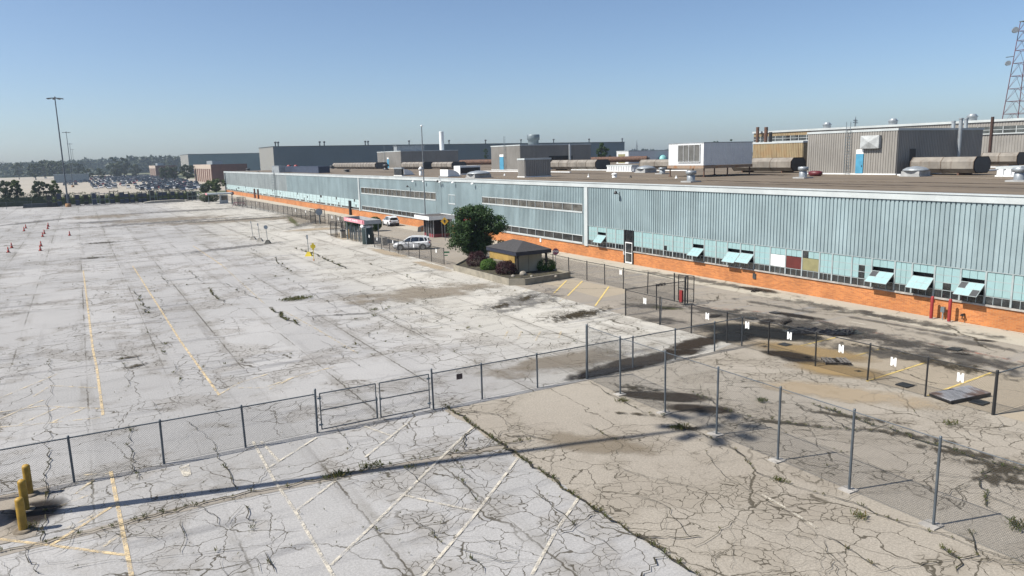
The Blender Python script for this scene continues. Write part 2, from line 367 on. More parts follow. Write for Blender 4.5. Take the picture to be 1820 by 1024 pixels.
# ---- stains: ragged patches of oil, soot and standing water
st_br = stain('brown_oil_stain', (.030,.021,.013), .94, edge=.8, nz=.85); st_bk = stain('black_oil_stain', (.016,.013,.012), .93, .7, edge=.7)
st_gr = stain('grey_tyre_stain', (.07,.065,.06), .6, sc=.9, nz=1.4); st_gn = stain('green_moss_stain', (.08,.085,.03), .7)
st_rg = stain('ragged_dirt_stain', (.045,.036,.022), .85, sc=2.6, edge=.5, nz=1.6)
st_pl = stain('pale_grey_streak', (.12,.115,.11), .55, sc=1.1, edge=.6, nz=1.5)
st_ws = stain('brown_silt_wash', (.21,.175,.13), .55, sc=.35, edge=.7, nz=1.2); st_tn = stain('tan_silt_wash', (.36,.29,.20), .6, sc=.5, edge=.75, nz=.9)
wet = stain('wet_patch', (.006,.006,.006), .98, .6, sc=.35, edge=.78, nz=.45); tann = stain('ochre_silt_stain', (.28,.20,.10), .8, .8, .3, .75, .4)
ZS = [.034]
def blot(name, px, py, rx, ry, mat, ang=0):
    """ellipse on the ground: centre from the photo, half lengths in metres, rotation in degrees"""
    o = MB(); n = 28; o.sheet([(math.cos(2*math.pi*i/n), math.sin(2*math.pi*i/n)) for i in range(n)], 0)
    o = o.build(name, mat); c = G(px, py); o.location = (c.x, c.y, ZS[0]); ZS[0] += .0004
    o.rotation_euler = (0,0,R(ang)); o.scale = (rx, ry, 1); tag(o, kind='structure')
for a in [('silt_wash',420,392,22,7,st_ws,0),('silt_wash',300,390,16,10,st_ws,0),('silt_wash',190,385,10,9,st_ws,0),('silt_wash',540,392,5,26,st_ws,0),('silt_wash',620,421,2.6,9,st_tn,0),('silt_wash',560,408,6,3,st_tn,0),('silt_wash',690,450,1.2,8,st_tn,0),('silt_wash',770,474,1.0,6,st_tn,0),('silt_wash',1020,640,7,2.2,st_ws,0),('silt_wash',760,520,9,4,st_ws,0),('silt_wash',1060,790,3,1.3,st_ws,-50),('silt_wash',1500,700,5,1.6,st_tn,-60),('brown_stain',1150,640,6.2,1.0,st_br,3),('brown_stain',1235,612,3.6,1.1,st_br,15),('brown_stain',1105,656,3.8,.65,st_br,0),('brown_stain',1075,662,3.2,.6,st_bk,0),
    ('brown_stain',1180,705,2.6,.8,st_br,-48),('brown_stain',1240,728,1.9,.7,st_br,-40),('brown_stain',1130,690,1.6,.6,st_rg,-60),
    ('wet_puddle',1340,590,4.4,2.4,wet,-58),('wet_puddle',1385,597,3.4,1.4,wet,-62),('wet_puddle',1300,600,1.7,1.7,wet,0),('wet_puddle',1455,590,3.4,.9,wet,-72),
    ('ochre_silt',1440,625,4.2,1.6,tann,-70),('brown_stain',1420,640,2.2,1.0,st_bk,-78),('brown_stain',1400,632,1.8,.8,st_br,-70),('ochre_silt',1490,660,3.0,1.6,tann,-60),
    ('tyre_stain',1300,560,7,2.2,st_gr,-80),('tyre_stain',1420,575,8,2.6,st_gr,-80),('tyre_stain',1560,600,9,2.4,st_gr,-88),('tyre_stain',1700,635,7,2.4,st_gr,-88),('tyre_stain',1480,548,9,1.3,st_gr,-88),
    ('tyre_stain',1620,572,8,1.1,st_gr,-90),('soot_stain',1350,516,2.3,.8,st_br,-85),('soot_stain',1362,573,1.2,.6,st_bk,20),('soot_stain',1270,563,.9,.5,st_bk,10),('soot_stain',1420,563,2.4,.8,st_bk,-80),
    ('soot_stain',1697,623,.9,.35,st_bk,-60),('soot_stain',1748,606,.8,.3,st_bk,-60),('soot_stain',1712,631,.8,.3,st_bk,-60),
    ('tyre_stain',1150,545,3.2,1.4,st_gr,-50),('moss_stain',1190,549,2.0,.8,st_gn,-60),('tyre_stain',1180,570,2.4,1.4,st_gr,-50),('tyre_stain',930,535,7,3.0,st_pl,30),('moss_stain',1030,560,4.6,1.6,st_rg,10),
    ('soot_stain',935,531,2.0,.8,st_rg,40),('soot_stain',1022,560,2.4,.9,st_rg,10),('soot_stain',890,545,2.2,.8,st_rg,30),
    ('tyre_stain',300,395,26,3.5,st_pl,8),('tyre_stain',175,395,7,4,st_pl,0),('soot_stain',180,432,4,2.0,st_rg,0),('tyre_stain',430,390,20,3,st_pl,4),('moss_stain',165,459,2.2,1.6,st_rg,0),
    ('tyre_stain',540,400,12,2,st_pl,60),('moss_stain',520,393,20,1.0,st_gn,80),('tyre_stain',330,375,24,5,st_pl,0),('soot_stain',225,637,1.3,.35,st_rg,10),('moss_stain',238,652,1.1,.4,st_rg,20),
    ('tyre_stain',60,395,16,3,st_pl,50),('moss_stain',1785,845,1.5,.8,st_rg,60),('tyre_stain',420,440,12,2.0,st_pl,20),('tyre_stain',610,560,4,.4,st_gr,-20),
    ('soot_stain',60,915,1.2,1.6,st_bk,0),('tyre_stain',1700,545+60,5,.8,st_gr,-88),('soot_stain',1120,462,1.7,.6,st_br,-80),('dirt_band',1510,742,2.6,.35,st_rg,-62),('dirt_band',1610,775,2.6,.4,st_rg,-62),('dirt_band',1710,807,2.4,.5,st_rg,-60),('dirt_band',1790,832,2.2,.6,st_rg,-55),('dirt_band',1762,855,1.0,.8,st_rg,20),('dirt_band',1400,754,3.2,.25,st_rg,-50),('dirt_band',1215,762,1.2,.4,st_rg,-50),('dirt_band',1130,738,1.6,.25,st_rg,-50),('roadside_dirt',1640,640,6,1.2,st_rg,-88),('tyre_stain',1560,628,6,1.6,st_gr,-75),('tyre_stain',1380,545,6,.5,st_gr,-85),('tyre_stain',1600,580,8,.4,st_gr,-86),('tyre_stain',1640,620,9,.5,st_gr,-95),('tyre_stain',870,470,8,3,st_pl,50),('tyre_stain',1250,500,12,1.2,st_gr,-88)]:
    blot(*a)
# ---- main cracks traced on the ground, each a ragged ribbon; weeds grow along the wide ones
TR = [(3,[(88,801),(81,850),(84,880),(81,910),(77,951),(73,966)]),(3,[(229,764),(231,797),(236,831),(246,844),(244,857)]),(1,[(244,857),(277,856),(311,865),(356,865)]),
 (3,[(388,811),(403,835),(412,854),(422,872)]),(1,[(304,869),(313,887),(319,902),(311,914)]),(2,[(322,925),(328,951),(326,970),(322,989)]),(3,[(433,899),(442,914),(448,940)]),
 (2,[(450,989),(459,1004),(463,1022)]),(3,[(469,981),(480,1004),(489,1021)]),(2,[(90,992),(124,970),(129,955),(126,929)]),(2,[(112,1015),(187,1000),(262,998),(322,989),(424,979),(435,981)]),
 (4,[(0,983),(120,957),(200,938),(380,891),(462,874),(555,857),(625,841),(720,822),(860,797),(940,784)]),(2,[(0,998),(200,950),(380,900),(555,866),(720,835),(940,790)]),
 (2,[(595,758),(618,786),(618,801)]),(2,[(719,833),(752,861),(772,876),(792,888)]),(2,[(800,817),(823,841),(843,855)]),(3,[(816,853),(835,876),(847,892)]),(1,[(847,892),(863,896),(942,892)]),
 (3,[(646,941),(670,943),(693,936)]),(1,[(693,936),(733,930),(752,924),(772,920)]),(3,[(733,930),(768,943),(784,967),(796,973)]),(2,[(796,973),(835,983),(879,995),(918,1003),(950,1008)]),
 (3,[(837,983),(851,1003),(859,1022)]),(3,[(934,868),(954,880),(979,900),(1009,924),(1021,943)]),(2,[(1021,943),(1052,955),(1084,975),(1100,987)]),(2,[(883,770),(914,764),(966,754),(993,756)]),
 (5,[(792,723),(863,772),(883,786),(973,847),(1029,888),(1100,932),(1180,985),(1240,1024)]),(2,[(1040,754),(1084,778),(1100,786)]),(3,[(1038,677),(1061,687),(1081,702),(1102,712),(1142,735),(1178,740)]),
 (3,[(1188,748),(1216,761),(1249,773),(1274,786),(1305,801),(1330,816)]),(2,[(1030,753),(1061,766),(1081,778),(1102,789),(1104,799),(1086,819)]),(1,[(1122,702),(1152,697),(1185,693)]),
 (1,[(1193,733),(1229,728),(1254,725)]),(3,[(1221,698),(1244,702),(1259,712),(1274,717)]),(4,[(1220,698),(1258,711),(1288,730),(1332,743),(1385,751),(1445,760),(1505,766),(1576,769)]),
 (5,[(1445,721),(1482,732),(1539,752),(1595,769),(1632,784),(1685,797),(1745,820),(1782,831),(1820,839),(1870,850)]),(4,[(1760,835),(1741,861),(1756,876),(1752,902),(1775,914)]),
 (3,[(1295,790),(1344,842),(1385,857),(1430,872),(1482,886),(1531,902),(1557,917),(1595,929),(1632,940),(1670,951),(1760,985),(1830,1010)]),(1,[(1220,861),(1257,880),(1280,899),(1310,925),(1340,936),(1400,962),(1430,974)]),
 (2,[(1310,925),(1276,951),(1235,974),(1220,966)]),(3,[(1467,955),(1490,966),(1520,985),(1565,1015)]),(4,[(1674,977),(1704,996),(1700,1022)]),(3,[(1704,996),(1737,989),(1730,962),(1715,940)]),
 (2,[(1572,839),(1632,842),(1685,841)]),(2,[(1385,767),(1445,790),(1482,801),(1539,824),(1595,850)]),(2,[(1430,835),(1482,829),(1505,826)]),(2,[(1569,689),(1614,715),(1625,734)]),
 (2,[(1767,741),(1782,756),(1771,771),(1820,781)]),(1,[(1490,929),(1539,921)]),(2,[(283,484),(302,511),(332,508)]),(2,[(338,484),(360,503)]),(4,[(371,514),(385,530),(401,541)]),
 (3,[(239,517),(250,536),(264,558)]),(2,[(283,607),(297,632)]),(2,[(0,470),(82,462),(165,457.5),(349,445)]),(2,[(192,429),(275,422),(385,414),(494,407)]),(2,[(187,595),(264,593),(280,588)]),
 (2,[(400,504),(455,531),(488,534)]),(3,[(427,498),(504,491),(554,486)]),(4,[(526,443),(565,454),(592,468),(620,479)]),(2,[(441,440),(466,454)]),(3,[(491,457),(493,468),(518,483)]),
 (2,[(513,498),(554,523),(590,542),(617,559)]),(3,[(570,575),(653,567),(691,548),(757,537),(900,520)]),(2,[(521,545),(570,575)]),(5,[(482,550),(510,570),(535,581)]),
 (3,[(400,649),(466,638),(592,622),(675,609),(743,597),(812,589),(900,572)]),(2,[(568,605),(592,624),(628,644),(653,659)]),(2,[(609,575),(633,589),(655,600),(669,608)]),
 (2,[(655,468),(702,484),(730,495),(771,512)]),(1,[(691,619),(716,633),(752,649)]),(2,[(724,548),(765,567),(807,581)]),(2,[(0,705),(60,702),(78,700),(160,690),(180,682),(220,673),(262,668),(360,655),(400,649)]),
 (2,[(217,640),(226,665),(228,690)]),(2,[(238,618),(245,640),(262,655)]),(2,[(270,715),(285,740)]),(2,[(330,750),(380,790),(388,811)]),(1,[(90,640),(92,690),(88,770),(88,801)]),(2,[(310,640),(326,690)]),
 (2,[(1150,700),(1190,735)]),(1,[(960,640),(1010,665),(1038,677)]),(2,[(905,575),(960,600),(1042,612)]),(2,[(960,520),(1000,545),(1080,560)]),(2,[(900,520),(985,500)]),(2,[(640,520),(700,560),(757,600)]),
 (1,[(1000,590),(1060,600),(1100,640)]),(2,[(1650,740),(1700,760),(1760,790)]),(1,[(1600,720),(1680,745),(1764,745)]),(2,[(1250,800),(1290,850),(1344,880),(1420,920)]),(1,[(1330,700),(1400,730),(1445,721)]),
 (2,[(1546,662),(1560,682),(1600,700)]),(1,[(640,690),(700,700),(780,735)]),(1,[(930,700),(900,730),(905,775)]),(2,[(1380,945),(1440,960),(1500,1010)]),(2,[(1120,880),(1180,900),(1230,960)]),(2,[(1090,830),(1150,850),(1240,870)])]
ck = MB(); weed_at = []
rng = random.Random(3)
def jag(P, amp, seg):
    out = [P[0]]
    for a, b in zip(P, P[1:]):
        L = (b-a).length; n = max(1, int(L/seg)); d = (b-a)/max(L, 1e-6); nn = Vector((-d.y, d.x, 0))
        for i in range(1, n):
            out.append(a+(b-a)*(i/n)+nn*rng.gauss(0, amp)+d*rng.gauss(0, amp*.5))
        out.append(b)
    return out
def ribbon(P, w, z):
    L, Rr = [], []
    for i, p in enumerate(P):
        a = P[max(i-1, 0)]; b = P[min(i+1, len(P)-1)]; d = (b-a); d.z = 0
        if d.length < 1e-6: d = Vector((1,0,0))
        d.normalize(); n = Vector((-d.y, d.x, 0)); e = .15 if i in (0, len(P)-1) else 1
        L.append(p+n*w*rng.uniform(.12, 1.0)*e); Rr.append(p-n*w*rng.uniform(.12, 1.0)*e)
    v = [(q.x, q.y, z) for q in L+Rr]; m = len(P)
    ck.add(v, [(i, i+1, m+i+1, m+i) for i in range(m-1)])
ZC = .085
for (k, P) in TR:
    Q = [G(*p) for p in P]; dist = (Q[0]-Vector((0,0,HC))).length
    seg = .28 if dist < 45 else .7; w = (.010, .015, .026, .045, .085)[k-1]*(1 if dist < 50 else 1.5 if dist < 75 else 2.2)
    J = jag(Q, .055 if dist < 45 else .12, seg); ribbon(J, w, ZC)
    for i, p in enumerate(J):
        if rng.random() < (.05, .12, .34, .6, .9)[k-1]:
            weed_at.append((p, k, dist))
        if rng.random() < (.10 if dist < 45 else .07):           # side branches
            d = (J[min(i+1, len(J)-1)]-J[max(i-1, 0)]); 
            if d.length < 1e-5: continue
            d.normalize(); a = rng.choice((-1, 1))*rng.uniform(.6, 1.4); d2 = Vector((d.x*math.cos(a)-d.y*math.sin(a), d.x*math.sin(a)+d.y*math.cos(a), 0))
            ribbon(jag([p, p+d2*rng.uniform(.5, 1.6), p+d2*2+d*rng.uniform(-.3, 1)], .06, .2), w*.45, ZC)
o = ck.build('pavement_cracks', M('crack_dirt', (.045,.038,.024), .95, var=.5, sc=3, c2=(.065,.06,.03)), fix=False); tag(o, kind='structure')
# the slabs stand a few centimetres proud of nothing: the ribbons lie just above the stains
for v in o.data.vertices: v.co.z = .067
# ---- weeds
wgreen = leafmat('weed_green', (.055,.075,.018), (.12,.13,.04)); wdry = leafmat('weed_dry', (.10,.075,.03), (.20,.16,.07))
def tuft(mb, c, h, n, spread, rr):
    for i in range(n):
        a = rr.uniform(0, 6.283); r = spread*rr.random()**.6; b = Vector((c[0]+r*math.cos(a), c[1]+r*math.sin(a), .06))
        t = b+Vector((rr.gauss(0, .45)*h, rr.gauss(0, .45)*h, h*rr.uniform(.5, 1))); w = h*rr.uniform(.05, .13)
        q = Vector((math.cos(a+1.3), math.sin(a+1.3), 0))*w; m = (b+t)/2+Vector((0,0,h*.12))
        mb.mi_w = 0; mb.cur = 0 if rr.random() < .72 else 1
        mb.add([b-q*.6, b+q*.6, m+q, t, m-q], [(0,1,2,3,4)])
wm = MB()
for (p, k, dist) in weed_at:
    s = rng.uniform(.4, 1.0)*(1 if dist < 45 else 1.8)
    tuft(wm, p, .07*s*(1+.25*k), int(5+3*k), .05*s*(1+.35*k), rng)
for i in range(260):   # odd seedlings
    px = rng.uniform(0, 1100); py = rng.uniform(470, 1000); c = G(px, py)
    if c.x < 31: tuft(wm, c, .07 if py > 650 else .13, 5, .05, rng)
o = wm.build('crack_weeds', [wgreen, wdry], fix=False); tag(o, kind='stuff', label='small green and dry weeds growing out of the pavement cracks')
for (px, py, rx, ry, h, n, lab) in [(525,533,1.7,.65,.30,420,'low spreading green weed patch in the middle of the cracked lot'),(1209,763,.55,.2,.20,110,'dark green weed clump beside the foot of the tall near fence'),
    (1106,715,.5,.18,.16,90,'flat weed clump on the tan asphalt near the fence corner'),(600,848,.7,.16,.24,110,'ragged weed clump in the gutter strip at the front'),(660,832,.5,.14,.24,80,'short weed clump in the gutter strip nearest the pole shadow end'),
    (730,833,.3,.14,.13,60,'brown dry weed clump lying in the long pole shadow'),(1353,715,.4,.14,.24,70,'small weed clump standing between the two fences'),(1530,922,.3,.12,.22,50,'weed clump with one tall stem near the bottom right footing'),
    (1385,857,.35,.12,.18,50,'thin weed clump on the tan asphalt below the fence footings'),(55,938,.35,.2,.16,60,'weed clump at the foot of the yellow bollards'),(1812,940,.5,.22,.28,80,'weed clump at the right edge beside the last fence post'),
    (665,548+4,.5,.25,.2,70,'small weed clump at the corner of the pale slab'),(1690,762-6,.6,.1,.2,50,'weed streak on the slab seam behind the tall fence')]:
    m = MB(); c = G(px, py); rr = random.Random(px)
    for i in range(n):
        a = rr.uniform(0, 6.283); r = rr.random()**.5; tuft(m, (c.x+rx*r*math.cos(a)*(.4+.6*rr.random()), c.y+ry*r*math.sin(a)+.12*math.sin(7*a)), h*(.35+.65*rr.random()**2), 2, .05, rr)
    o = m.build('weed_clump', [wgreen, wdry], fix=False)
    for v in o.data.vertices: v.co -= Vector((c.x, c.y, 0))
    o.location = (c.x, c.y, 0); tag(o, lab, 'weeds', 'weed clumps on the pavement')
# ================================================================== FACTORY
side = M('blue_ribbed_metal', (.345,.445,.475), .45, .0, .16, .25, sheets=1.28, dirt=(.28,.37,.40), spec=.5)
sideg = M('grey_ribbed_metal', (.38,.43,.44), .5, .0, .15, .3, sheets=1.28)
fasc = M('pale_fascia_metal', (.60,.65,.66), .5, var=.12, sc=.4)
trim = M('window_trim_metal', (.42,.48,.49), .5, var=.15)
orange = brick('orange_brick', (.64,.22,.058), (.40,.12,.035), (.52,.32,.16))
brownb = brick('brown_brick', (.17,.06,.04), (.13,.045,.03), (.16,.10,.08))
gdark = glass('dark_window_glass', (.018,.02,.022), .1, .12); gtan = glass('reflecting_window_glass', (.055,.048,.035), .15, .22)
panel = M('translucent_cyan_panel', (.37,.56,.575), .35, var=.12, sc=.6, c2=(.32,.51,.535))
roofm = M('gravel_roof', (.225,.178,.125), .95, var=.45, sc=.35, c2=(.165,.13,.092), stretch=(1.6,.25,1), bump=.2)
sillm = M('concrete_sill', (.46,.44,.41), .85, var=.3, sc=2)
black = M('black_metal', (.018,.018,.02), .5); dgrey = M('dark_grey_metal', (.06,.065,.07), .5)
white = M('white_metal', (.78,.80,.80), .4, var=.08); red = M('red_paint', (.36,.03,.03), .5, var=.2)
galv = M('galvanised_steel', (.42,.46,.49), .42, .35, .2); steelbl = M('weathered_steel', (.22,.27,.30), .5, .3, .2)
FXW = 48.5; Y0, Y1 = 4.0, 303.0; RZ = 8.15
fac = empty('factory_building', (48.5, 150, 0), 0, 'long blue ribbed metal factory with orange brick base and flat gravel roof', 'factory')
def fb(mb, name, mat, parent=None):
    o = mb.build(name, mat, None)
    for v in o.data.vertices: v.co -= Vector((48.5, 150, 0))
    o.parent = parent or fac; return o
m = MB().box(FXW, FXW+.35, Y0, 59.55, -.2, 1.28).box(FXW, FXW+.35, 60.75, Y1, -.2, 1.28); fb(m, 'brick_wall', orange)
m = MB().box(FXW-.10, FXW+.3, Y0, 59.55, 1.285, 1.40).box(FXW-.10, FXW+.3, 60.75, Y1, 1.285, 1.40); fb(m, 'sill', sillm)
m = MB().sheet([(FXW+.3,Y0),(235,Y0),(235,Y1),(FXW+.3,Y1)], RZ); fb(m, 'roof', roofm)
m = MB().box(FXW-.16, FXW+.42, Y0-.1, Y1+.1, 7.72, 8.16).box(FXW-.22, FXW+.5, Y0-.15, Y1+.15, 8.163, 8.24); fb(m, 'fascia', fasc)
m = MB().box(FXW+.36, 235, Y1-.2, Y1, 0, 8.1).box(FXW+.36, 235, Y0, Y0+.2, 0, 8.1).box(FXW+1.6, FXW+1.7, Y0+.3, Y1-.3, -.1, 8.0); fb(m, 'inner_wall', dgrey)
# ribbed siding, cut round the window strips
def corr(y0, y1, z0, z1, mb): mb.corr((FXW, y1), (FXW, y0), z0, z1, (-1, 0))
m = MB(); corr(Y0, 67.2, 3.5, 7.72, m)
corr(67.9, 68.2, 1.42, 7.72, m); corr(68.2, 92.4, 5.86, 7.72, m); corr(68.2, 92.4, 2.3, 4.84, m)
corr(92.4, 107.8, 3.9, 7.72, m); corr(92.4, 95.4, 1.42, 3.9, m); corr(99.6, 107.8, 1.42, 3.9, m)
corr(107.8, 143.9, 5.95, 7.72, m); corr(107.8, 143.9, 2.3, 4.68, m); corr(143.9, 144.6, 1.42, 7.72, m)
corr(145.6, 205, 3.4, 7.72, m); fb(m, 'ribbed_siding', side)
m = MB(); corr(205, 300, 3.4, 7.72, m); fb(m, 'grey_siding', sideg)
for y in (67.55, 145.1, 302.6): fb(MB().box(FXW-.14, FXW+.3, y-.3, y+.3, 1.2 if y < 300 else 0, 7.715), 'pilaster', fasc)
# window strips of the middle block
def strip(y0, y1, z0, z1, n, gl):
    w = MB().box(FXW-.12, FXW+.06, y0, y1, z0-.17, z0).box(FXW-.10, FXW+.06, y0, y1, z1, z1+.09)
    for i in range(n+1):
        y = y0+(y1-y0)*i/n; w.box(FXW-.095, FXW+.05, y-.024, y+.024, z0+.001, z1-.001)
    f = fb(w, 'window', fasc)
    g = MB().box(FXW-.02, FXW+.0, y0+.05, y1-.05, z0-.002, z1+.002); g = g.build('glass', gl)
    for v in g.data.vertices: v.co -= Vector((48.5, 150, 0))
    g.parent = f
strip(68.25, 92.3, 4.98, 5.76, 12, gtan); strip(107.9, 143.8, 4.82, 5.85, 17, gtan)
strip(68.25, 92.3, 1.52, 2.24, 12, gdark); strip(107.9, 143.8, 1.52, 2.24, 17, gdark); strip(99.8, 107.5, 1.56, 2.2, 5, gdark)
strip(100.9, 103.2, 4.5, 5.7, 2, gdark)
# entrance
d = fb(MB().box(FXW-.13, FXW+.1, 95.5, 95.72, 0, 3.85).box(FXW-.13, FXW+.1, 99.3, 99.5, 0, 3.85).box(FXW-.13, FXW+.1, 95.5, 99.5, 3.85, 4.0).box(FXW-.13, FXW+.1, 97.4, 97.58, 0, 3.85), 'entrance_frame', white)
fb(MB().box(FXW-.05, FXW+.05, 95.72, 97.4, 0, 3.85).box(FXW-.05, FXW+.05, 97.58, 99.3, 0, 3.85), 'door', red)
# right block: bays of small-paned translucent glazing over a dark pane row
def bay(y0, y1, opens=0, fill=None, dark=(), z0=1.42, z1=3.46, cols=3, first=True, pale=0):
    w = MB(); yy = y1-y0; t = .05
    w.box(FXW-.07, FXW+.05, y0-.055, y0+.055, z0, z1)
    w.box(FXW-.05, FXW+.05, y0+.055, y1-.055, z0+.48, z0+.52)
    for i in range(1, cols): y = y0+yy*i/cols; w.box(FXW-.045, FXW+.04, y-.015, y+.015, z0+.001, z0+.479)
    w.box(FXW-.075, FXW+.05, y0-.056, y1-.056, z1, z1+.045)
    f = fb(w, 'window', trim)
    def sub(mb, n, mt):
        o = mb.build(n, mt)
        for v in o.data.vertices: v.co -= Vector((48.5, 150, 0))
        o.parent = f
    sub(MB().box(FXW-.01, FXW+.01, y0+.05, y1-.05, z0+.002, z0+.48), 'dark_pane', gdark)
    rows = [(z0+.54, z0+.99), (z0+1.01, z0+1.48), (z0+1.50, z1-.01)]
    g = MB(); dk = MB(); q = (y1-y0-.12)/cols
    for r, (a, b) in enumerate(rows):
        for c in range(cols):
            ya = y0+.06+q*c
            if opens and r < 2: continue
            if fill and r < (3 if fill[1] else 2): continue
            ((dk if (r, c) in dark else g)).box(FXW-.03+rng.uniform(-.004,.004), FXW+.0, ya+.012, ya+q-.012, a, b)
    if g.v: sub(g, 'cyan_panel', panel)
    if dk.v: sub(dk, 'broken_pane', gdark)
    g = MB()
    if not (opens or fill):
        for a in (z0+1.0, z0+1.49): g.box(FXW-.034, FXW-.01, y0+.06, y1-.06, a-.02, a+.02)
        sub(g, 'glazing_bar', trim)
    if fill: sub(MB().box(FXW-.06, FXW+.0, y0+.07, y1-.07, z0+.54, z0+1.47), fill[2], fill[0])
    if opens:
        # centre-hung sash swung out at the foot
        zt, zb = z0+rng.uniform(1.14,1.24), z0+.44+rng.uniform(-.05,.1); out = rng.uniform(.68,.95); s = MB(); L = math.hypot(out, zt-zb)
        ax = Vector((-out, 0, zb-zt))/L; c0 = Vector((FXW-.02, (y0+y1)/2, zt)); nrm = Vector((ax.z, 0, -ax.x)).normalized()
        s.obox(c0+ax*L/2, ax*L/2, Vector((0, (y1-y0)/2-.06, 0)), nrm*.018); sub(s, 'open_sash', panel)
        fr = MB()
        for k in (0, 1/3, 2/3, 1): fr.obox(c0+ax*L/2+Vector((0, (k-.5)*(y1-y0-.12), 0)), ax*L/2, Vector((0,.014,0)), nrm*.024)
        for k in (0, .5, 1): fr.obox(c0+ax*L*k, ax*.014, Vector((0, (y1-y0)/2-.06, 0)), nrm*.0255)
        sub(fr, 'sash_frame', trim)
        for (u, t) in opens if isinstance(opens, list) else []:
            g2 = MB().obox(c0+ax*L*(.25+.5*t)+Vector((0, (u-1)*(y1-y0-.12)/3, 0)), ax*L*.23, Vector((0, (y1-y0)/6-.04, 0)), nrm*.0215); sub(g2, 'replaced_pane', dgrey)
        sub(MB().box(FXW+.35, FXW+.36, y0+.02, y1-.02, z0+.3, z0+1.5), 'dark_room', black)
bw = M('whitewashed_board', (.75,.77,.77), .6, var=.1); maroon = M('maroon_board', (.13,.02,.015), .6, var=.15); khaki = M('khaki_blind', (.30,.28,.14), .8, var=.15)
bays = []
y = 59.35
ys = [59.35]
edges = [58.0,56.4,54.8,53.5,52.0,50.5+.35,49.35,47.9,46.55,45.05,43.55,41.85,40.3,38.72,37.12,36.0,34.35,32.75,31.0,29.75,28.2,26.5,24.95,23.4,21.8,20.2,18.6,17,15.4,13.8,12.2,10.6,9,7.4,5.8,4.2]
OPEN = {(50.85,49.35),(46.55,45.05),(45.05,43.55),(32.75,31.0),(29.75,28.2),(26.5,24.95)}
FILL = {(41.85,40.3):(bw,0,'white_board'),(40.3,38.72):(maroon,0,'maroon_board'),(38.72,37.12):(khaki,0,'khaki_blind')}
DK = {(54.8,53.5):{(0,2)},(34.35,32.75):{(0,1),(1,1)},(28.2,26.5):{(0,1)},(38.72,37.12):{(2,2)}}
ODD = {(32.75,31.0):[(2,0)], (26.5,24.95):[(2,0),(0,1)]}
prev = 59.35
for e in edges:
    key = (prev, e); bay(e, prev, ODD.get(key, 1) if key in OPEN else 0, FILL.get(key), DK.get(key, ())); prev = e
prev = 67.2
for e, op in ((65.5,0),(63.9,1),(62.3,0),(60.9,0)): bay(e, prev, op); prev = e
# door tower
f = fb(MB().box(FXW-.10, FXW+.3, 59.36, 59.52, 0, 3.46).box(FXW-.10, FXW+.3, 60.72, 60.88, 0, 3.46).box(FXW-.09, FXW+.2, 59.52, 60.72, 2.28, 2.40), 'door_frame', black)
fb(MB().box(FXW-.02, FXW+.0, 59.52, 60.72, 2.4, 3.46), 'transom_glass', gdark)
d = fb(MB().box(FXW-.06, FXW+.0, 59.56, 59.63, .06, 2.26).box(FXW-.06, FXW+.0, 60.61, 60.68, .06, 2.26).box(FXW-.061, FXW+.0, 59.63, 60.61, .06, .2).box(FXW-.061, FXW+.0, 59.63, 60.61, 2.14, 2.26).box(FXW-.061, FXW, 59.63, 60.61, 1.1, 1.16), 'door', white)
g = MB().box(FXW-.04, FXW-.02, 59.63, 60.61, .2, 2.14).build('glass', gdark)
for v in g.data.vertices: v.co -= Vector((48.5,150,0))
g.parent = d
# far block glazing, paler and older, one window per two bays
rr = random.Random(11)
yy = 145.7
while yy < 299:
    y2 = min(yy+3.1, 300.5); w = MB().box(FXW-.07, FXW+.05, yy-.05, yy+.05, 1.42, 3.38).box(FXW-.06, FXW+.04, yy+.05, y2-.05, 1.74, 1.80)
    f = fb(w, 'window', trim)
    g1 = MB(); g2 = MB()
    for i in range(4):
        a = yy+.06+(y2-yy-.12)*i/4; b = yy+.06+(y2-yy-.12)*(i+1)/4
        (g2 if rr.random() < .8 else g1).box(FXW-.02, FXW, a+.01, b-.03, 1.43, 1.73)
        for (za, zb) in ((1.81, 2.32), (2.34, 2.85), (2.87, 3.38)):
            (g2 if rr.random() < .045 else g1).box(FXW-.03+rr.uniform(-.004,.004), FXW, a+.008, b-.008, za, zb)
    for (g, n, mt) in ((g1, 'cyan_panel', M('pale_cyan_panel', (.56,.73,.75), .4, var=.1, sc=.8)), (g2, 'dark_pane', gdark)):
        if g.v:
            o = g.build(n, mt)
            for v in o.data.vertices: v.co -= Vector((48.5,150,0))
            o.parent = f
    yy = y2
# things fixed to the facade
for (px, py, lab, kind) in [(1100,342,'black wall floodlight below the fascia of the right block',1),(728,331,'small black floodlight on the fascia left of the flagpole',2),(782,322,'small black floodlight on the fascia right of the flagpole',2),
                            (461,305,'small dark floodlight on the distant end of the facade',2)]:
    c = FX(px, py, FXW-.18); e = empty('floodlight', c, 0, lab, 'light', 'floodlights on the factory facade')
    MB().tube((.1,0,-.25), (-.35,0,.0), .03).tube((.1,0,-.9), (.1,0,.05), .025).build('bracket', black, e)
    MB().lathe((-.42,0,0), [(.05,.16),(.12,.12),(.2,-.08),(.2,-.14),(.14,-.15)], 12).build('lamp_head', black, e)
    MB().lathe((-.42,0,-.16), [(.13,0),(.13,.012)], 12).build('lens', white, e)
c = FX(1100, 420, FXW-.07)
for i, (px, py) in enumerate([(738,322),(757,322),(786,323),(809,324),(844,326)]):
    c = FX(px, py, FXW-.1); e = empty('dome_lamp', c, 0, '%s white dome lamp from the left under the middle fascia' % ORD[i], 'light', 'white dome lamps under the fascia')
    MB().tube((.1,0,0), (-.35,0,.02), .03).build('arm', steelbl, e)
    MB().lathe((-.4,0,-.1), [(.24,0),(.22,.08),(.12,.18),(.04,.2)], 12).build('lamp_shade', white, e)
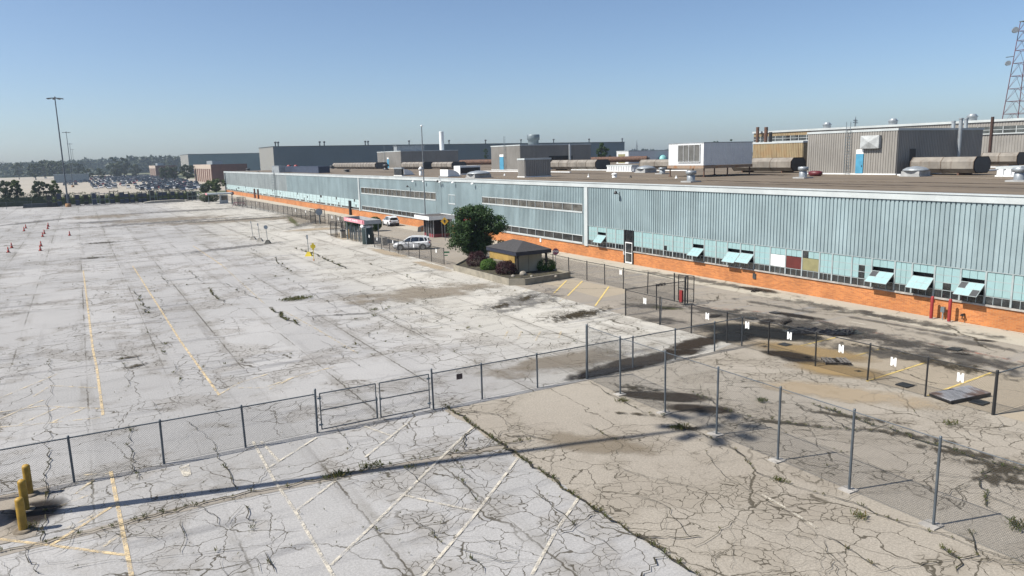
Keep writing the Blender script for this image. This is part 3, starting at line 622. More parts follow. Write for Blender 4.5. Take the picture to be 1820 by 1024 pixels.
for (px, py, lab) in [(1341,491,'small grey meter box high on the orange brick below the glazing'),(1110,441+8,'small white notice on the brick beside the glass door'),(961,427,'small white notice on the brick of the middle block')]:
    c = FX(px, py, FXW-.03)
    MBo = MB().box(-.05,.02,-.16,.16,-.22,.22).build('wall_box', white if 'white' in lab else dgrey); MBo.location = c; tag(MBo, lab, 'box')
for (px, lab, k) in [(1657,'left red steel post guarding the standpipe at the brick wall',0),(1689,'right red steel post guarding the standpipe at the brick wall',1)]:
    yb = (27.9, 26.72)[k]
    e = empty('red_post', (47.9, yb, 0), 0, lab, 'post', 'red guard posts at the wall')
    MB().lathe((0,0,0), [(.105,0),(.105,1.45),(.07,1.52),(.01,1.54)], 14).build('post_tube', red, e); MB().lathe((0,0,0), [(.2,.0),(.2,.045)], 10).build('footing', sillm, e)
e = empty('standpipe', (48.25, 27.35, 0), 0, 'short grey standpipe between the two red posts', 'pipe')
MB().tube((0,0,0),(0,0,.75),.05).build('pipe', galv, e); MB().box(-.09,.09,-.12,.12,.5,.85).build('valve_box', steelbl, e)
e = empty('hose_connection', (48.4, 26.1, .55), 0, 'small black hose connection on the brick right of the red posts', 'pipe')
MB().tube((.08,0,0),(-.2,0,0),.07).tube((-.14,-.12,-.05),(-.14,.12,-.05),.05).tube((-.14,0,-.05),(-.14,0,-.3),.035).build('fitting', black, e)
for (px, py, lab) in [(623,381,'dark tall fire alarm box against the brick of the far block'),(453,349,'narrow brown drain box against the far brick wall'),(459,347,'second narrow drain box against the far brick wall')]:
    c = FX(px, py, 48.3); o = MB().box(-.2,.15,-.35,.35,0,2.9).box(-.25,.15,-.4,.4,2.9,3.0).build('wall_cabinet', black if px == 623 else brownb); o.location = (48.3, c.y, 0); tag(o, lab, 'cabinet')
# mesh ladder tower on the far block
c = FX(488, 330, FXW-.35); e = empty('wall_ladder', (FXW-.35, c.y, 0), 0, 'caged steel ladder up the distant part of the blue facade', 'ladder')
l = MB()
for s in (-.3, .3): l.tube((0,s,.8),(0,s,9.0),.03,n=5)
for i in range(20): l.tube((0,-.3,1+i*.4),(0,.3,1+i*.4),.02,n=4)
l.build('ladder', steelbl, e)
g = MB()
for i in range(9): g.lathe((-.35,0,2.5+i*.75), [(.38,0),(.38,.06)], 8)
g.build('cage', steelbl, e)
# ================================================================== FENCES
def chain(mb, a, b, h, z0=.05, pitch=.078, r=.0026):
    a = Vector(a); b = Vector(b); L = (b-a).length; d = (b-a)/L; n = Vector((-d.y, d.x, 0)); H = h-z0
    def wire(s0, s1, zz0, zz1, side):
        p = a+d*s0+n*side+Vector((0,0,zz0)); q = a+d*s1+n*side+Vector((0,0,zz1)); t = (q-p).normalized(); u = n.cross(t)
        v = []
        for c in (p, q):
            for k in range(3):
                an = k*2.0944; v.append(c+n*(r*math.cos(an))+u*(r*math.sin(an)))
        mb.add(v, [(0,1,4,3),(1,2,5,4),(2,0,3,5)])
    s = -H
    while s < L:
        a0 = max(s, 0); a1 = min(s+H, L)
        if a1 > a0+.01:
            wire(a0, a1, z0+(a0-s), z0+(a1-s), .004); wire(a0, a1, z0+H-(a0-s), z0+H-(a1-s), -.004)
        s += pitch
galvd = M('dull_galvanised_post', (.13,.155,.18), .5, .3, .2); wire_g = M('galvanised_wire', (.13,.145,.16), .5, .4, .1)
blk_p = M('black_coated_post', (.022,.023,.025), .55, var=.2); blk_w = M('black_coated_wire', (.05,.05,.05), .55, var=.2)
def fence(name, posts, h, lab, mat=galvd, wmat=wire_g, rail=True, pr=.042, spec={}, pitch=.078, wr=.0026, foot=False, bottom=True, cat='fence', group='chain link fences'):
    P = [Vector((p[0], p[1], 0)) for p in posts]; base = P[0].copy(); e = empty(name, base, 0, lab, cat, group)
    P = [p-base for p in P]
    for i, p in enumerate(P):
        hh, rr_ = spec.get(i, (h, pr))
        ln = Vector((rng.gauss(0,.02), rng.gauss(0,.02), 0))
        MB().tube(p, p+Vector((0,0,hh+.02))+ln, rr_, n=8).lathe(p+Vector((0,0,hh+.02))+ln, [(rr_*1.15,0),(rr_*.9,.04),(.005,.06)], 8).build('post', mat, e)
    if rail:
        m = MB()
        for a, b in zip(P, P[1:]): m.tube(a+Vector((0,0,h-.02)), b+Vector((0,0,h-.02)), .026, n=6)
        m.build('top_rail', mat, e)
    else:
        m = MB()
        for a, b in zip(P, P[1:]): m.tube(a+Vector((0,0,h-.03)), b+Vector((0,0,h-.03)), .017, n=5)
        m.build('top_wire', mat, e)
    m = MB()
    for a, b in zip(P, P[1:]):
        chain(m, a, b, h-.02, pitch=pitch, r=wr)
        if bottom: m.tube(a+Vector((0,0,.06)), b+Vector((0,0,.06)), .005, n=4)
    m.build('chain_link', wmat, e, fix=False)
    if foot:
        for i, p in enumerate(P[1:-1]): MB().box(p.x-.24-.05*(i % 2), p.x+.22, p.y-.2, p.y+.22+.04*(i % 3), 0, .05).build('footing', sillm, e)
    return e
FY_A = 29.85
fence('chain_link_fence', [(x, FY_A) for x in (-7.2,-4.22,-1.27,1.69,4.67,7.56)], 1.70, 'low grey chain link fence left of the double gate', spec={5:(1.85,.045)})
fence('chain_link_fence', [(x, FY_A+.02*i) for i, x in enumerate((12.86,15.37,18.45,21.44,24.43,27.42,30.4,32.6))], 1.70, 'low grey chain link fence right of the double gate', spec={0:(1.85,.045)})
for k, (xa, xb, lab) in enumerate(((7.75,10.18,'left leaf of the grey chain link double gate'),(10.36,12.68,'right leaf of the grey chain link double gate'))):
    e = empty('gate_leaf', (xa, FY_A-.02, 0), 0, lab, 'gate', 'leaves of the double gate'); L = xb-xa
    m = MB(); z0, z1 = .12, 1.68
    for (a, b) in (((0,0,z0),(L,0,z0)),((0,0,z1),(L,0,z1)),((0,0,z0),(0,0,z1)),((L,0,z0),(L,0,z1)),((0,0,.95),(L,0,.95))): m.tube(a, b, .026, n=8)
    m.build('frame', galvd, e); m = MB(); chain(m, (0,0,0), (L,0,0), z1, z0); m.build('chain_link', wire_g, e, fix=False)
    x = L if k == 0 else 0
    MB().tube((x+(.03 if k == 0 else -.03),-.03,.05),(x+(.03 if k == 0 else -.03),-.03,1.1),.014,n=6).box(x-.05,x+.05,-.06,-.03,.92,1.02).build('latch', steelbl, e)
    x = 0 if k == 0 else L
    MB().box(x-.1,x+.05,-.04,.03,.3,.36).box(x-.1,x+.05,-.04,.03,1.45,1.51).build('hinge', steelbl, e)
o = MB().box(-.15,.15,-.01,.0,-.13,.13).build('fence_sign', M('weathered_sign', (.10,.07,.07), .7, var=.4, sc=4)); o.location = (14.2, FY_A-.03, 1.32)
tag(o, 'small dark weathered sign wired to the fence right of the gate', 'sign')
fence('tall_chain_link_fence', [(21.3, 29.72)]+[(21.12, y) for y in (26.78,23.65,20.6,17.55,14.6,11.75,8.7,5.6)], 2.78, 'tall grey chain link fence with tension wire standing on pale footings', rail=False, foot=True, pr=.043,
      spec={0:(2.78,.06)})
fence('black_chain_link_fence', [(32.38, y) for y in (15.92,18.85,21.75,24.75,27.85,30.95,33.95,36.9,40.5)], 1.85, 'long black chain link fence with white tags beside the yard road', blk_p, blk_w, spec={0:(1.9,.06)})
fence('chain_link_fence', [(32.45,15.90),(35.4,15.85),(38.4,15.8)], 1.85, 'short grey chain link fence turning off the corner post at the right edge', galvd, wire_g)
fence('black_chain_link_fence', [(32.5,40.62),(35.4,40.72),(38.2,40.75)], 1.85, 'short black chain link fence between the corner post and the walk gate', blk_p, blk_w, spec={2:(2.15,.05)})
fence('black_chain_link_fence', [(38.55,42.3),(38.95,45.9),(38.85,48.9),(38.95,51.6),(38.9,54.2),(39.0,57.2),(39.3,60.4),(39.3,63)], 1.75, 'black chain link fence running from the walk gate to the planter', blk_p, blk_w, spec={0:(2.15,.05)})
e = empty('walk_gate', (38.9, 42.25, 0), R(-72), 'narrow black chain link walk gate standing half open', 'gate'); m = MB()
for (a, b) in (((0,0,.1),(0,0,2.05)),((1.3,0,.1),(1.3,0,2.05)),((0,0,2.05),(1.3,0,2.05)),((0,0,1.05),(1.3,0,1.05)),((0,0,.1),(1.3,0,.1))): m.tube(a, b, .035, n=8)
m.build('frame', blk_p, e); m = MB(); chain(m, (0,0,0), (1.3,0,0), 2.05, .1); m.build('chain_link', blk_w, e, fix=False)
e = empty('steel_portal', (38.75, 41.1, 0), 0, 'black steel post frame with red box beside the walk gate', 'portal')
MB().tube((0,0,0),(0,0,2.15),.05).tube((-.55,-.3,0),(-.55,-.3,2.15),.05).tube((-.55,-.3,1.1),(0,0,1.1),.03).tube((-.55,-.3,2.1),(0,0,2.1),.03).build('frame', blk_p, e)
MB().box(-.75,-.6,-.2,.1,.15,1.1).build('red_box', red, e)
fence('black_chain_link_fence', [(32.97,72.0),(32.84,75.02),(32.72,78.06),(32.56,80.85),(32.52,83.98),(32.48,86.9),(32.35,89.4),(32.45,92.3)], 1.75, 'leaning black chain link fence in front of the parked white car', blk_p, blk_w)
ff = [(35.3,212.5),(35.4,208.5),(35.6,204.5),(35.9,200.5),(36.2,196.5),(36.5,192.5),(36.7,188.5),(36.9,184.5),(37.0,180.5),(37.1,176.5),(37.3,172.5),(37.5,168.6),(37.8,164.7),(37.8,160.8),(37.8,157),(37.8,153.2),(37.7,149.4),(37.6,145.6),(37.5,141.8),(37.4,138)]
fence('black_chain_link_fence', ff, 1.9, 'long distant black chain link fence along the far end of the yard road', blk_p, blk_w, pr=.05, pitch=.14, wr=.004)
fence('black_chain_link_fence', [(37.8,131.0),(38.0,127.2),(37.7,123.4),(37.3,119.6),(36.7,115.8),(35.9,112)], 1.9, 'black chain link fence between the cage gate and the turnstile canopy', blk_p, blk_w, pr=.045, pitch=.12, wr=.0035)
fence('chain_link_fence', [(x, 250) for x in (-60,-54,-48,-42,-36,-30,-24,-18,-12)], 1.9, 'low grey chain link fence across the far left end of the lot', galvd, wire_g, pr=.05, pitch=.2, wr=.004)
# caged full-height gates
def cage(x, y, w, d, h, lab):
    e = empty('cage_gate', (x, y, 0), 0, lab, 'gate', 'black cage gates'); m = MB()
    for (a, b) in ((0,0),(w,0),(0,d),(w,d),(w/2,0),(w/2,d)): m.tube((a,b,0),(a,b,h),.055,n=6)
    for z in (.15, h/2, h): 
        for (p, q) in (((0,0),(w,0)),((0,d),(w,d)),((0,0),(0,d)),((w,0),(w,d))): m.tube((*p,z),(*q,z),.035,n=5)
    m.build('frame', blk_p, e); m = MB()
    for i in range(1, 8): m.tube((w*i/8,0,.1),(w*i/8,0,h),.014,n=4).tube((0,d*i/8,.1),(0,d*i/8,h),.014,n=4)
    m.build('bars', blk_p, e)
cage(36.4, 134.2, 1.7, 3.4, 2.5, 'black cage gate on the distant fence near the blue sign')
cage(32.2, 108.2, 1.9, 2.6, 2.2, 'black cage gate left of the pink canopy')
cage(36.0, 205.5, 1.6, 3, 2.3, 'farthest black cage gate by the red rails')
# white tags clipped to the fences
def tagplate(x, y, z, lean, lab, s=.86):
    pts = [(-.17,-.24),(-.06,-.24),(-.03,-.15),(.03,-.15),(.06,-.24),(.17,-.24),(.17,.24),(.06,.24),(.03,.13),(-.03,.13),(-.06,.24),(-.17,.24)]
    o = MB().prism([(0, a*s, b*s) for a, b in pts], (.012,0,0)).build('fence_tag', white); o.location = (x, y, z); o.rotation_euler = (R(lean), 0, 0)
    tag(o, lab, 'tag', 'white notched tags on the black fences')
lb = ['nearest the right corner post','second from the right corner post','third from the right corner post','fourth from the right corner post','fifth, above the black tarpaulin','sixth, over the wet puddle','seventh, left of the puddle','eighth, by the cage corner']
for i, (px, py) in enumerate([(1707,671),(1588,643),(1495,620),(1403,597),(1328,578),(1257,562),(1146,535)]):
    c = FX(px, py, 32.3); tagplate(c.x, c.y, c.z, 0, 'white notched tag on the long black fence, '+lb[i])
c = FX(1103, 484, 38.8); tagplate(c.x, c.y, c.z, 0, 'white notched tag on the fence between planter and walk gate')
for i, (px, py) in enumerate([(656,420),(670,425),(698,430),(735,437),(775,446)]):
    c = FX(px, py, 32.4); tagplate(c.x, c.y, c.z, (12,15,4,0,0)[i], 'white tag, %s from the left on the leaning fence by the parked car' % ORD[i], .85)
for i, (px, py) in enumerate([(525,374),(543,376),(590,386),(601,389),(456,361)]):
    c = FX(px, py, 37.0); tagplate(c.x, c.y, c.z, 0, 'small white tag on the distant fence, %s one' % ('just left of the cage gate','left of the cage gate','right of the blue round sign','between blue sign and pink canopy','farthest away')[i], 1.1)

# ================================================================== YARD OBJECTS
yb = M('yellow_bollard_paint', (.46,.28,.035), .6, var=.35, sc=3, dirt=(.24,.15,.03)); 
for i, (px, py, lab) in enumerate([(42,944,'nearest of three worn yellow bollards at the left edge'),(46,909,'middle one of three worn yellow bollards at the left edge'),(53,880,'farthest of three worn yellow bollards, next to the fence')]):
    c = G(px, py); e = empty('bollard', (c.x, c.y, 0), 0, lab, 'bollard', 'yellow bollards'); 
    MB().lathe((0,0,0), [(.125,0),(.125,1.0),(.124,1.06),(.09,1.11),(.0,1.12)], 20).build('post', yb, e)
    MB().lathe((0,0,0), [(.3,.0),(.28,.07),(.22,.08)], 12).build('footing', M('dirty_concrete', (.24,.20,.15), .9, var=.4, sc=3), e)
coner = M('cone_orange', (.62,.07,.04), .6, var=.15)
def cone(x, y, lab, lean=0, first=[None]):
    if first[0] is None:
        e = empty('traffic_cone', (x, y, 0), 0, lab, 'traffic cone', 'traffic cones on the lot')
        MB().lathe((0,0,.05), [(.17,0),(.05,.68),(.035,.74)], 14).build('cone', coner, e); MB().box(-.25,.25,-.25,.25,0,.05).build('base', M('cone_base_rubber', (.07,.03,.025), .8), e)
        MB().lathe((0,0,.05), [(.128,.27),(.098,.42)], 14).build('band', M('cone_band', (.5,.35,.33), .5), e); first[0] = e
    else: copy_tree(first[0], None, (x, y, 0), 0, lab)
CL = [(15,449,'nearest cone of the left edge pair'),(21,441,'farther cone of the left edge pair'),(43,411,'nearer cone of the far left pair'),(46,406,'farther cone of the far left pair'),
 (72,446,'nearest cone of the middle row'),(73,438,'second nearest cone of the middle row'),(76,421,'third cone of the middle row'),(79,416,'fourth cone of the middle row'),
 (85,407,'nearer cone of the pair at the far end of the middle row'),(86,403,'farthest cone of the middle row'),(124,419,'lone cone to the right of the middle row')]
for px, py, lab in CL:
    c = G(px, py); cone(c.x, c.y, 'orange traffic cone, '+lab)
# weighted sign stands
conc = M('rough_concrete', (.40,.38,.34), .9, var=.3, sc=3)
def sign_stand(px, py, h, bm, lab, head, hm, hx=0):
    c = G(px, py); e = empty('sign_stand', (c.x, c.y, 0), R(-25), lab, 'sign', 'sign stands on the lot')
    MB().box(-.42,.42,-.42,.42,0,.5,taper=.25).build('weight', bm, e); MB().tube((0,0,.4),(hx,0,h),.035,n=6).build('pole', steelbl, e)
    if head == 'round':
        MB().tube((hx,-.05,h-.1),(hx,-.02,h-.1),.28,n=16).build('sign_plate', hm, e)
    elif head: MB().box(hx-head[0]/2,hx+head[0]/2,-.05,-.02,h-head[1],h).build('sign_plate', hm, e)
blu = M('faded_blue_sign', (.25,.30,.36), .5)
sign_stand(450,426,2.7,conc,'leftmost of three sign poles in concrete weights',(.12,.3),blu,-.12)
sign_stand(462,429,2.6,conc,'middle of three sign poles in concrete weights',(.14,.35),blu,-.1)
sign_stand(476,433,2.4,M('dark_weight', (.10,.10,.09), .8),'rightmost of three sign poles, with a round plate','round',blu,-.1)
ysg = M('yellow_sign_paint', (.78,.60,.03), .5, var=.15)
sign_stand(549,455,2.55,ysg,'grey sign pole in a yellow weight',(.16,.5),blu,-.05)
c = G(558,463); e = empty('yellow_sign', (c.x,c.y,0), R(-25), 'small all-yellow sign on a yellow post', 'sign')
MB().tube((0,0,0),(0,0,1.9),.035,n=6).build('post', ysg, e); MB().box(-.28,.28,-.05,-.02,1.45,1.8).box(-.12,.12,-.055,-.025,1.25,2.0).build('sign_plate', ysg, e); MB().lathe((0,0,0),[(.1,0),(.08,.12)],8).build('base', M('orange_base', (.6,.2,.04)), e)
# text
def text(s, size, mat, parent, loc, rot, ext=.004, name='lettering', align='CENTER'):
    cu = bpy.data.curves.new(name, 'FONT'); cu.body = s; cu.size = size; cu.extrude = ext; cu.align_x = align; cu.align_y = 'CENTER'
    o = bpy.data.objects.new('tmp', cu); COL.objects.link(o); bpy.context.view_layer.update()
    me = bpy.data.meshes.new_from_object(o.evaluated_get(bpy.context.evaluated_depsgraph_get())); bpy.data.objects.remove(o); bpy.data.curves.remove(cu)
    me.materials.clear(); me.materials.append(mat); q = bpy.data.objects.new(name, me); COL.objects.link(q); q.parent = parent; q.location = loc; q.rotation_euler = rot
    return q
def ngon_plate(n, r, th, rot0):
    return [(r*math.cos(rot0+2*math.pi*i/n), 0, r*math.sin(rot0+2*math.pi*i/n)) for i in range(n)]
c = G(988, 478); e = empty('stop_sign', (c.x, c.y, 0), R(-32), 'faded purple-red octagonal stop sign behind the green bush', 'sign')
MB().tube((0,.04,0),(0,.04,2.0),.03,n=6).build('post', steelbl, e); p = MB().prism(ngon_plate(8,.34,.01,R(22.5)), (0,.02,0)).build('sign_plate', M('faded_stop_red', (.17,.05,.09), .5), e); p.location = (0,0,1.75)
text('STOP', .24, white, e, (0,-.008,1.75), (R(90),0,0))
# ---- puddle-side debris
tarp = M('black_tarpaulin', (.012,.012,.014), .35, var=.3, sc=4)
m = MB(); rr = random.Random(5); nx, ny = 22, 9
pv = [];
for i in range(nx+1):
    for j in range(ny+1):
        u = i/nx; v = j/ny; edge = min(u, 1-u, v, 1-v)
        pv.append((u*4.6+rr.uniform(-.06,.06), v*1.1+.25*math.sin(u*7)+rr.uniform(-.05,.05), .07+(0 if edge <= 0 else rr.uniform(.02,.26)*min(1, edge*6))))
m.add(pv, [(i*(ny+1)+j, (i+1)*(ny+1)+j, (i+1)*(ny+1)+j+1, i*(ny+1)+j+1) for i in range(nx) for j in range(ny)])
o = m.build('tarpaulin', tarp); c = G(1402, 597); d = G(1478, 596); o.location = (c.x, c.y, 0); o.rotation_euler = (0,0,math.atan2(d.y-c.y, d.x-c.x)); tag(o, 'crumpled black tarpaulin lying across the parking stalls beyond the fence', 'tarpaulin')
wood = M('grey_pallet_wood', (.22,.20,.18), .9, var=.35, sc=4); 
c = G(1485, 646); e = empty('pallet', (c.x, c.y, 0), R(-38), 'broken grey wooden pallet lying behind the black fence', 'pallet')
m = MB()
for i in range(7): m.box(-.62+.19*i, -.49+.19*i, -.5, .5, .17, .20) if i != 3 else None
m.build('deck_boards', wood, e); m = MB()
for y in (-.46, -.02, .42): m.box(-.62,.66,y,y+.06,.065,.168)
m.build('runners', M('dark_pallet_wood', (.05,.045,.04), .9), e)
c = (G(1651,705.5)+G(1761,705.5))/2; a = G(1651,705.5); b = G(1690,720); dd = G(1761,705.5)
m = MB(); P = [a, b, dd, a+dd-b]; m.prism([Vector((q.x-c.x, q.y-c.y, .07)) for q in P], (0,0,.10)); n = 9
o = empty('deck_panel', (c.x, c.y, 0), 0, 'large grey boarded deck panel with a rusty stain behind the fence corner', 'panel'); m.build('frame', black, o); m = MB()
for i in range(n):
    u0 = i/n+.008; u1 = (i+1)/n-.008; q = [a+(b-a)*u0, a+(b-a)*u0+(dd-b), a+(b-a)*u1+(dd-b), a+(b-a)*u1]
    m.prism([Vector((w.x-c.x, w.y-c.y, .172)) for w in q], (0,0,.03))
m.build('boards', M('weathered_deck_boards', (.42,.43,.46), .8, var=.35, sc=.9, c2=(.13,.08,.06)), o)
for (px, py, lab) in [(1335,567,'small square yard drain left of the wet puddle'),(1378,557,'round black manhole cover in the yard road'),(1697,622,'long black drain grate in the yard road at the right'),(1608,686,'small drain cover behind the fence between two stall lines'),(1740,717,'small drain cover beside the grey deck panel'),(1395,614,'small drain cover behind the fence near the puddle')]:
    c = G(px, py); o = MB().box(-.3,.3,-.3,.3,.03,.075).build('drain_cover', black); o.location = (c.x, c.y, 0); tag(o, lab, 'drain', 'drain covers')
for (px, py, lab) in [(1172,506+2,'small dark rubbish heap on the road right of the walk gate'),(1343,519,'heap of dark rubble against the brick wall base'),(1398,575,'dark lump of scrap beside the road stain')]:
    c = G(px, py); m = MB(); rr = random.Random(px)
    for i in range(14): m.tube((rr.gauss(0,.3),rr.gauss(0,.12),.05),(rr.gauss(0,.35),rr.gauss(0,.15),rr.uniform(.08,.22)),rr.uniform(.02,.08),.02,n=5)
    o = m.build('scrap_heap', M('dark_scrap', (.04,.032,.028), .8, var=.4)); o.location = (c.x, c.y, .02); tag(o, lab, 'rubbish')
# leaning stake on the fence
a = G(1174,577); o = MB().tube((0,0,0),(.35,.3,1.75),.03,n=6).tube((-.3,0,.1),(.3,0,.1),.02,n=5).build('leaning_pole', galvd); o.location = a; tag(o, 'leaning grey pole inside the fence corner below the walk gate', 'pole')

# ================================================================== TREES AND SHRUBS
def leaves(mb, rr, c, r, n, s, shell=.55, zmin=None):
    for i in range(n):
        while True:
            x, y, z = rr.uniform(-1,1), rr.uniform(-1,1), rr.uniform(-1,1); d = x*x+y*y+z*z
            if shell*shell < d <= 1: break
        p = Vector((c[0]+x*r[0], c[1]+y*r[1], c[2]+z*r[2]))
        if zmin is not None and p.z < zmin: continue
        u = Vector((rr.gauss(0,1), rr.gauss(0,1), rr.gauss(0,.7))).normalized(); v = u.cross(Vector((x,y,z+.3))).normalized(); q = s*rr.uniform(.6,1.3)
        mb.add([p-u*q, p+v*q*.55, p+u*q, p-v*q*.55], [(0,1,2,3)])
def tree(name, x, y, h, cr, lab, lm, seed=1, clumps=38, per=130, leaf=.10, trunk=.16, low=.15, cat='tree', group=None, shape=1.0, z=0):
    rr = random.Random(seed); e = empty(name, (x, y, z), 0, lab, cat, group)
    t = MB(); k0 = Vector((0,0,0)); zc = h*(low+1)/2; hz = h*(1-low)/2
    t.tube((0,0,0),(0,0,zc),trunk,trunk*.55,n=8); m = MB()
    for i in range(clumps):
        a = rr.uniform(0, 6.283); v = rr.uniform(-1, 1); rad = math.sqrt(max(0, 1-v*v*.9))*cr*rr.uniform(.35, 1.0)*(1+.22*math.sin(3*a+seed)+.12*math.sin(5*a+2*seed+4*v))*(1 if v < .3 else shape)
        c = Vector((rad*math.cos(a), rad*math.sin(a), zc+v*hz*.82)); s = cr*rr.uniform(.13, .33)
        t.tube((0,0,max(h*low*.8, c.z*.45)), c, trunk*.35, trunk*.08, n=5, caps=False)
        leaves(m, rr, c, (s, s, s*.8), per, leaf, .2)
    t.build('trunk', M('tree_bark', (.05,.04,.03), .9, var=.4, sc=6), e); m.build('crown', lm, e, fix=False); return e
lg = leafmat('maple_leaf', (.014,.038,.010), (.052,.105,.026)); lgb = leafmat('bright_shrub_leaf', (.04,.10,.015), (.11,.20,.03)); lpu = leafmat('purple_shrub_leaf', (.025,.008,.012), (.06,.018,.022))
lfar = leafmat('distant_leaf', (.02,.035,.014), (.05,.07,.025))
tree('maple_tree', 37.3, 72.8, 6.3, 2.85, 'dense dark green maple tree beside the hip-roofed shelter', lg, 4, 230, 170, .105, .15, .06)
def shrub(px, py, r, rz, lm, lab, seed, n=2600, s=.06):
    c = G(px, py); rr = random.Random(seed); e = empty('shrub', (c.x, c.y, 0), 0, lab, 'shrub', 'shrubs in the planter'); m = MB()
    leaves(m, rr, (0,0,rz*.95), (r, r, rz), n, s, .8, .1)
    for i in range(26):
        a = rr.uniform(0, 6.28); v = rr.uniform(-.3, .95); q = math.sqrt(1-v*v); leaves(m, rr, (r*.85*q*math.cos(a), r*.85*q*math.sin(a), rz*(.95+.85*v)), (r*.28,)*3, 60, s, 0, .1)
    m.build('foliage', lm, e, fix=False); t = MB()
    for i in range(7): t.tube((0,0,0), (rr.gauss(0,r*.4), rr.gauss(0,r*.4), rz*1.2), .03, .01, n=5)
    t.build('stems', M('tree_bark', (.1,.075,.05)), e)
    return e
shrub(848,479,1.1,.95,lpu,'left purple-leaved shrub under the maple tree',1); shrub(868,486,.82,.75,lgb,'left rounded bright green shrub by the planter wall',2)
shrub(900,494,1.0,.85,lpu,'right purple-leaved shrub in front of the shelter',3); shrub(970,487,1.0,.80,lgb,'right rounded bright green shrub beside the stop sign',4)
# planter
pl = [G(806,481), G(904.5,507.7), G(933.5,507.4), G(1014,494.4)]; back = [Vector((38.6,63.5,0)), Vector((36.4,72.5,0))]
ring = pl+back; e = empty('planter', pl[1], 0, 'raised planting bed with a low pale concrete wall', 'planter'); m = MB(); b0 = pl[1]
for a, b in zip(ring, ring[1:]+ring[:1]):
    d = (b-a).normalized(); n = Vector((-d.y, d.x, 0))*.16; m.prism([a-b0-n*0, b-b0, b-b0+n, a-b0+n], (0,0,.58))
m.build('wall', M('planter_concrete', (.33,.30,.24), .85, var=.25, sc=1.5), e)
soil = M('mulch_soil', (.05,.04,.028), .95, var=.5, sc=3, c2=(.08,.075,.035)); m = MB(); m.sheet([(q.x-b0.x, q.y-b0.y) for q in ring], .42); m.build('soil', soil, e)
for (px, py, s, lab) in [(930,489,.38,'pale round boulder in the planter in front of the shelter'),(912,492,.2,'smaller grey stone left of the round boulder'),(945,492,.16,'small grey stone right of the round boulder'),(988,492,.15,'little pale stone at the right end of the planter')]:
    c = G(px, py, .4); m = MB(); rr = random.Random(px); m.lathe((0,0,0), [(s*.9,0),(s,.3*s),(s*.75,.75*s),(s*.3,.95*s),(0.01,s)], 10); o = m.build('boulder', M('boulder_stone', (.36,.33,.28), .85, var=.3, sc=4)); o.location = c
    for v in o.data.vertices: v.co *= rr.uniform(.88, 1.1)
    tag(o, lab, 'rock')
# hip-roofed shelter
e = empty('shelter', (34.6, 59.2, .42), 0, 'small hip-roofed open shelter with dark shingles and yellow side panel', 'shelter'); SX, SY, EZ = 3.15, 5.1, 2.08
wd = M('dark_shingle', (.06,.058,.06), .9, var=.25, sc=5); nav = M('navy_fascia', (.018,.022,.045), .5)
o_ = .42; ap = .78
m = MB(); A, B, C_, D = (-o_,-o_,EZ+.02), (SX+o_,-o_,EZ+.02), (SX+o_,SY+o_,EZ+.02), (-o_,SY+o_,EZ+.02); r1 = (SX/2, SX/2, EZ+ap); r2 = (SX/2, SY-SX/2, EZ+ap)
m.add([A,B,C_,D,r1,r2], [(0,1,4),(1,2,5,4),(2,3,5),(3,0,4,5),(3,2,1,0)]); m.build('roof', wd, e)
MB().box(-o_+.05,SX+o_-.05,-o_+.05,-o_+.13,EZ-.34,EZ+.015).box(-o_+.05,-o_+.13,-o_+.135,SY+o_-.05,EZ-.34,EZ+.015).box(SX+o_-.13,SX+o_-.05,-o_+.135,SY+o_-.05,EZ-.34,EZ+.015).box(-o_+.135,SX+o_-.135,SY+o_-.13,SY+o_-.05,EZ-.34,EZ+.015).build('fascia', nav, e)
for (a, b) in ((0,0),(SX,0),(0,SY),(SX,SY)): 
    MB().box(a-.08,a+.08,b-.08,b+.08,0,EZ).obox((a+(.25 if a == 0 else -.25),b,EZ-.3),(.28,0,.28 if a == 0 else -.28),(0,.05,0),(.03,0,-.03)).build('post', M('dark_timber', (.045,.035,.03), .7), e)
MB().box(-.26,-.22,.1,SY-.1,EZ-1.05,EZ-.33).build('side_panel', M('yellow_ochre_panel', (.40,.26,.07), .6, var=.3, sc=1), e)
MB().box(.1,SX-.1,.6,.66,.0,EZ-.36).box(SX/2-.03,SX/2+.03,.54,.6,0,EZ-.36).build('back_wall', M('cream_panel', (.50,.44,.33), .7, var=.15, sc=.8), e)
# ================================================================== GATE AREA
pinkm = M('pink_fascia', (.80,.34,.40), .5, var=.15); gwall = M('pale_grey_panel', (.46,.48,.50), .5, var=.12)
C = G(647, 399, 2.75); yl = 104.6; xr = FY(677, 396, C.y).x
e = empty('turnstile_canopy', (C.x, C.y, 0), 0, 'flat canopy with pink front edge over the pedestrian turnstiles', 'canopy'); L = yl-C.y; Wd = xr-C.x
MB().box(.05,Wd-.05,.05,L-.05,2.73,2.78).build('roof_deck', black, e)
MB().box(0,.05,0,L,2.72,3.25).build('pink_fascia', pinkm, e); MB().box(.052,Wd,0,.05,2.72,3.25).box(.052,Wd,L-.05,L,2.72,3.25).box(Wd-.05,Wd,.051,L-.051,2.72,3.25).build('grey_fascia', gwall, e)
m = MB()
rr = random.Random(2)
m3 = MB()
for k in range(11): yk = L*.30+k*L*.055; m3.box(-.012,-.004,yk,yk+L*rr.uniform(.02,.045),2.98+rr.uniform(-.12,0),3.06+rr.uniform(0,.1)) if k != 5 else None
m3.build('faded_marks', M('white_faded_marks', (.80,.72,.73), .5), e)
MB().tube((-.01,.45,2.98),(.0,.45,2.98),.24,n=18).build('round_emblem', M('dark_pink', (.35,.05,.09), .5), e)
for (a, b) in ((.3,.3),(.3,L-.3),(Wd-.3,.3),(Wd-.3,L-.3)): m.tube((a,b,0),(a,b,2.72),.07,n=8)
m.build('post', steelbl, e)
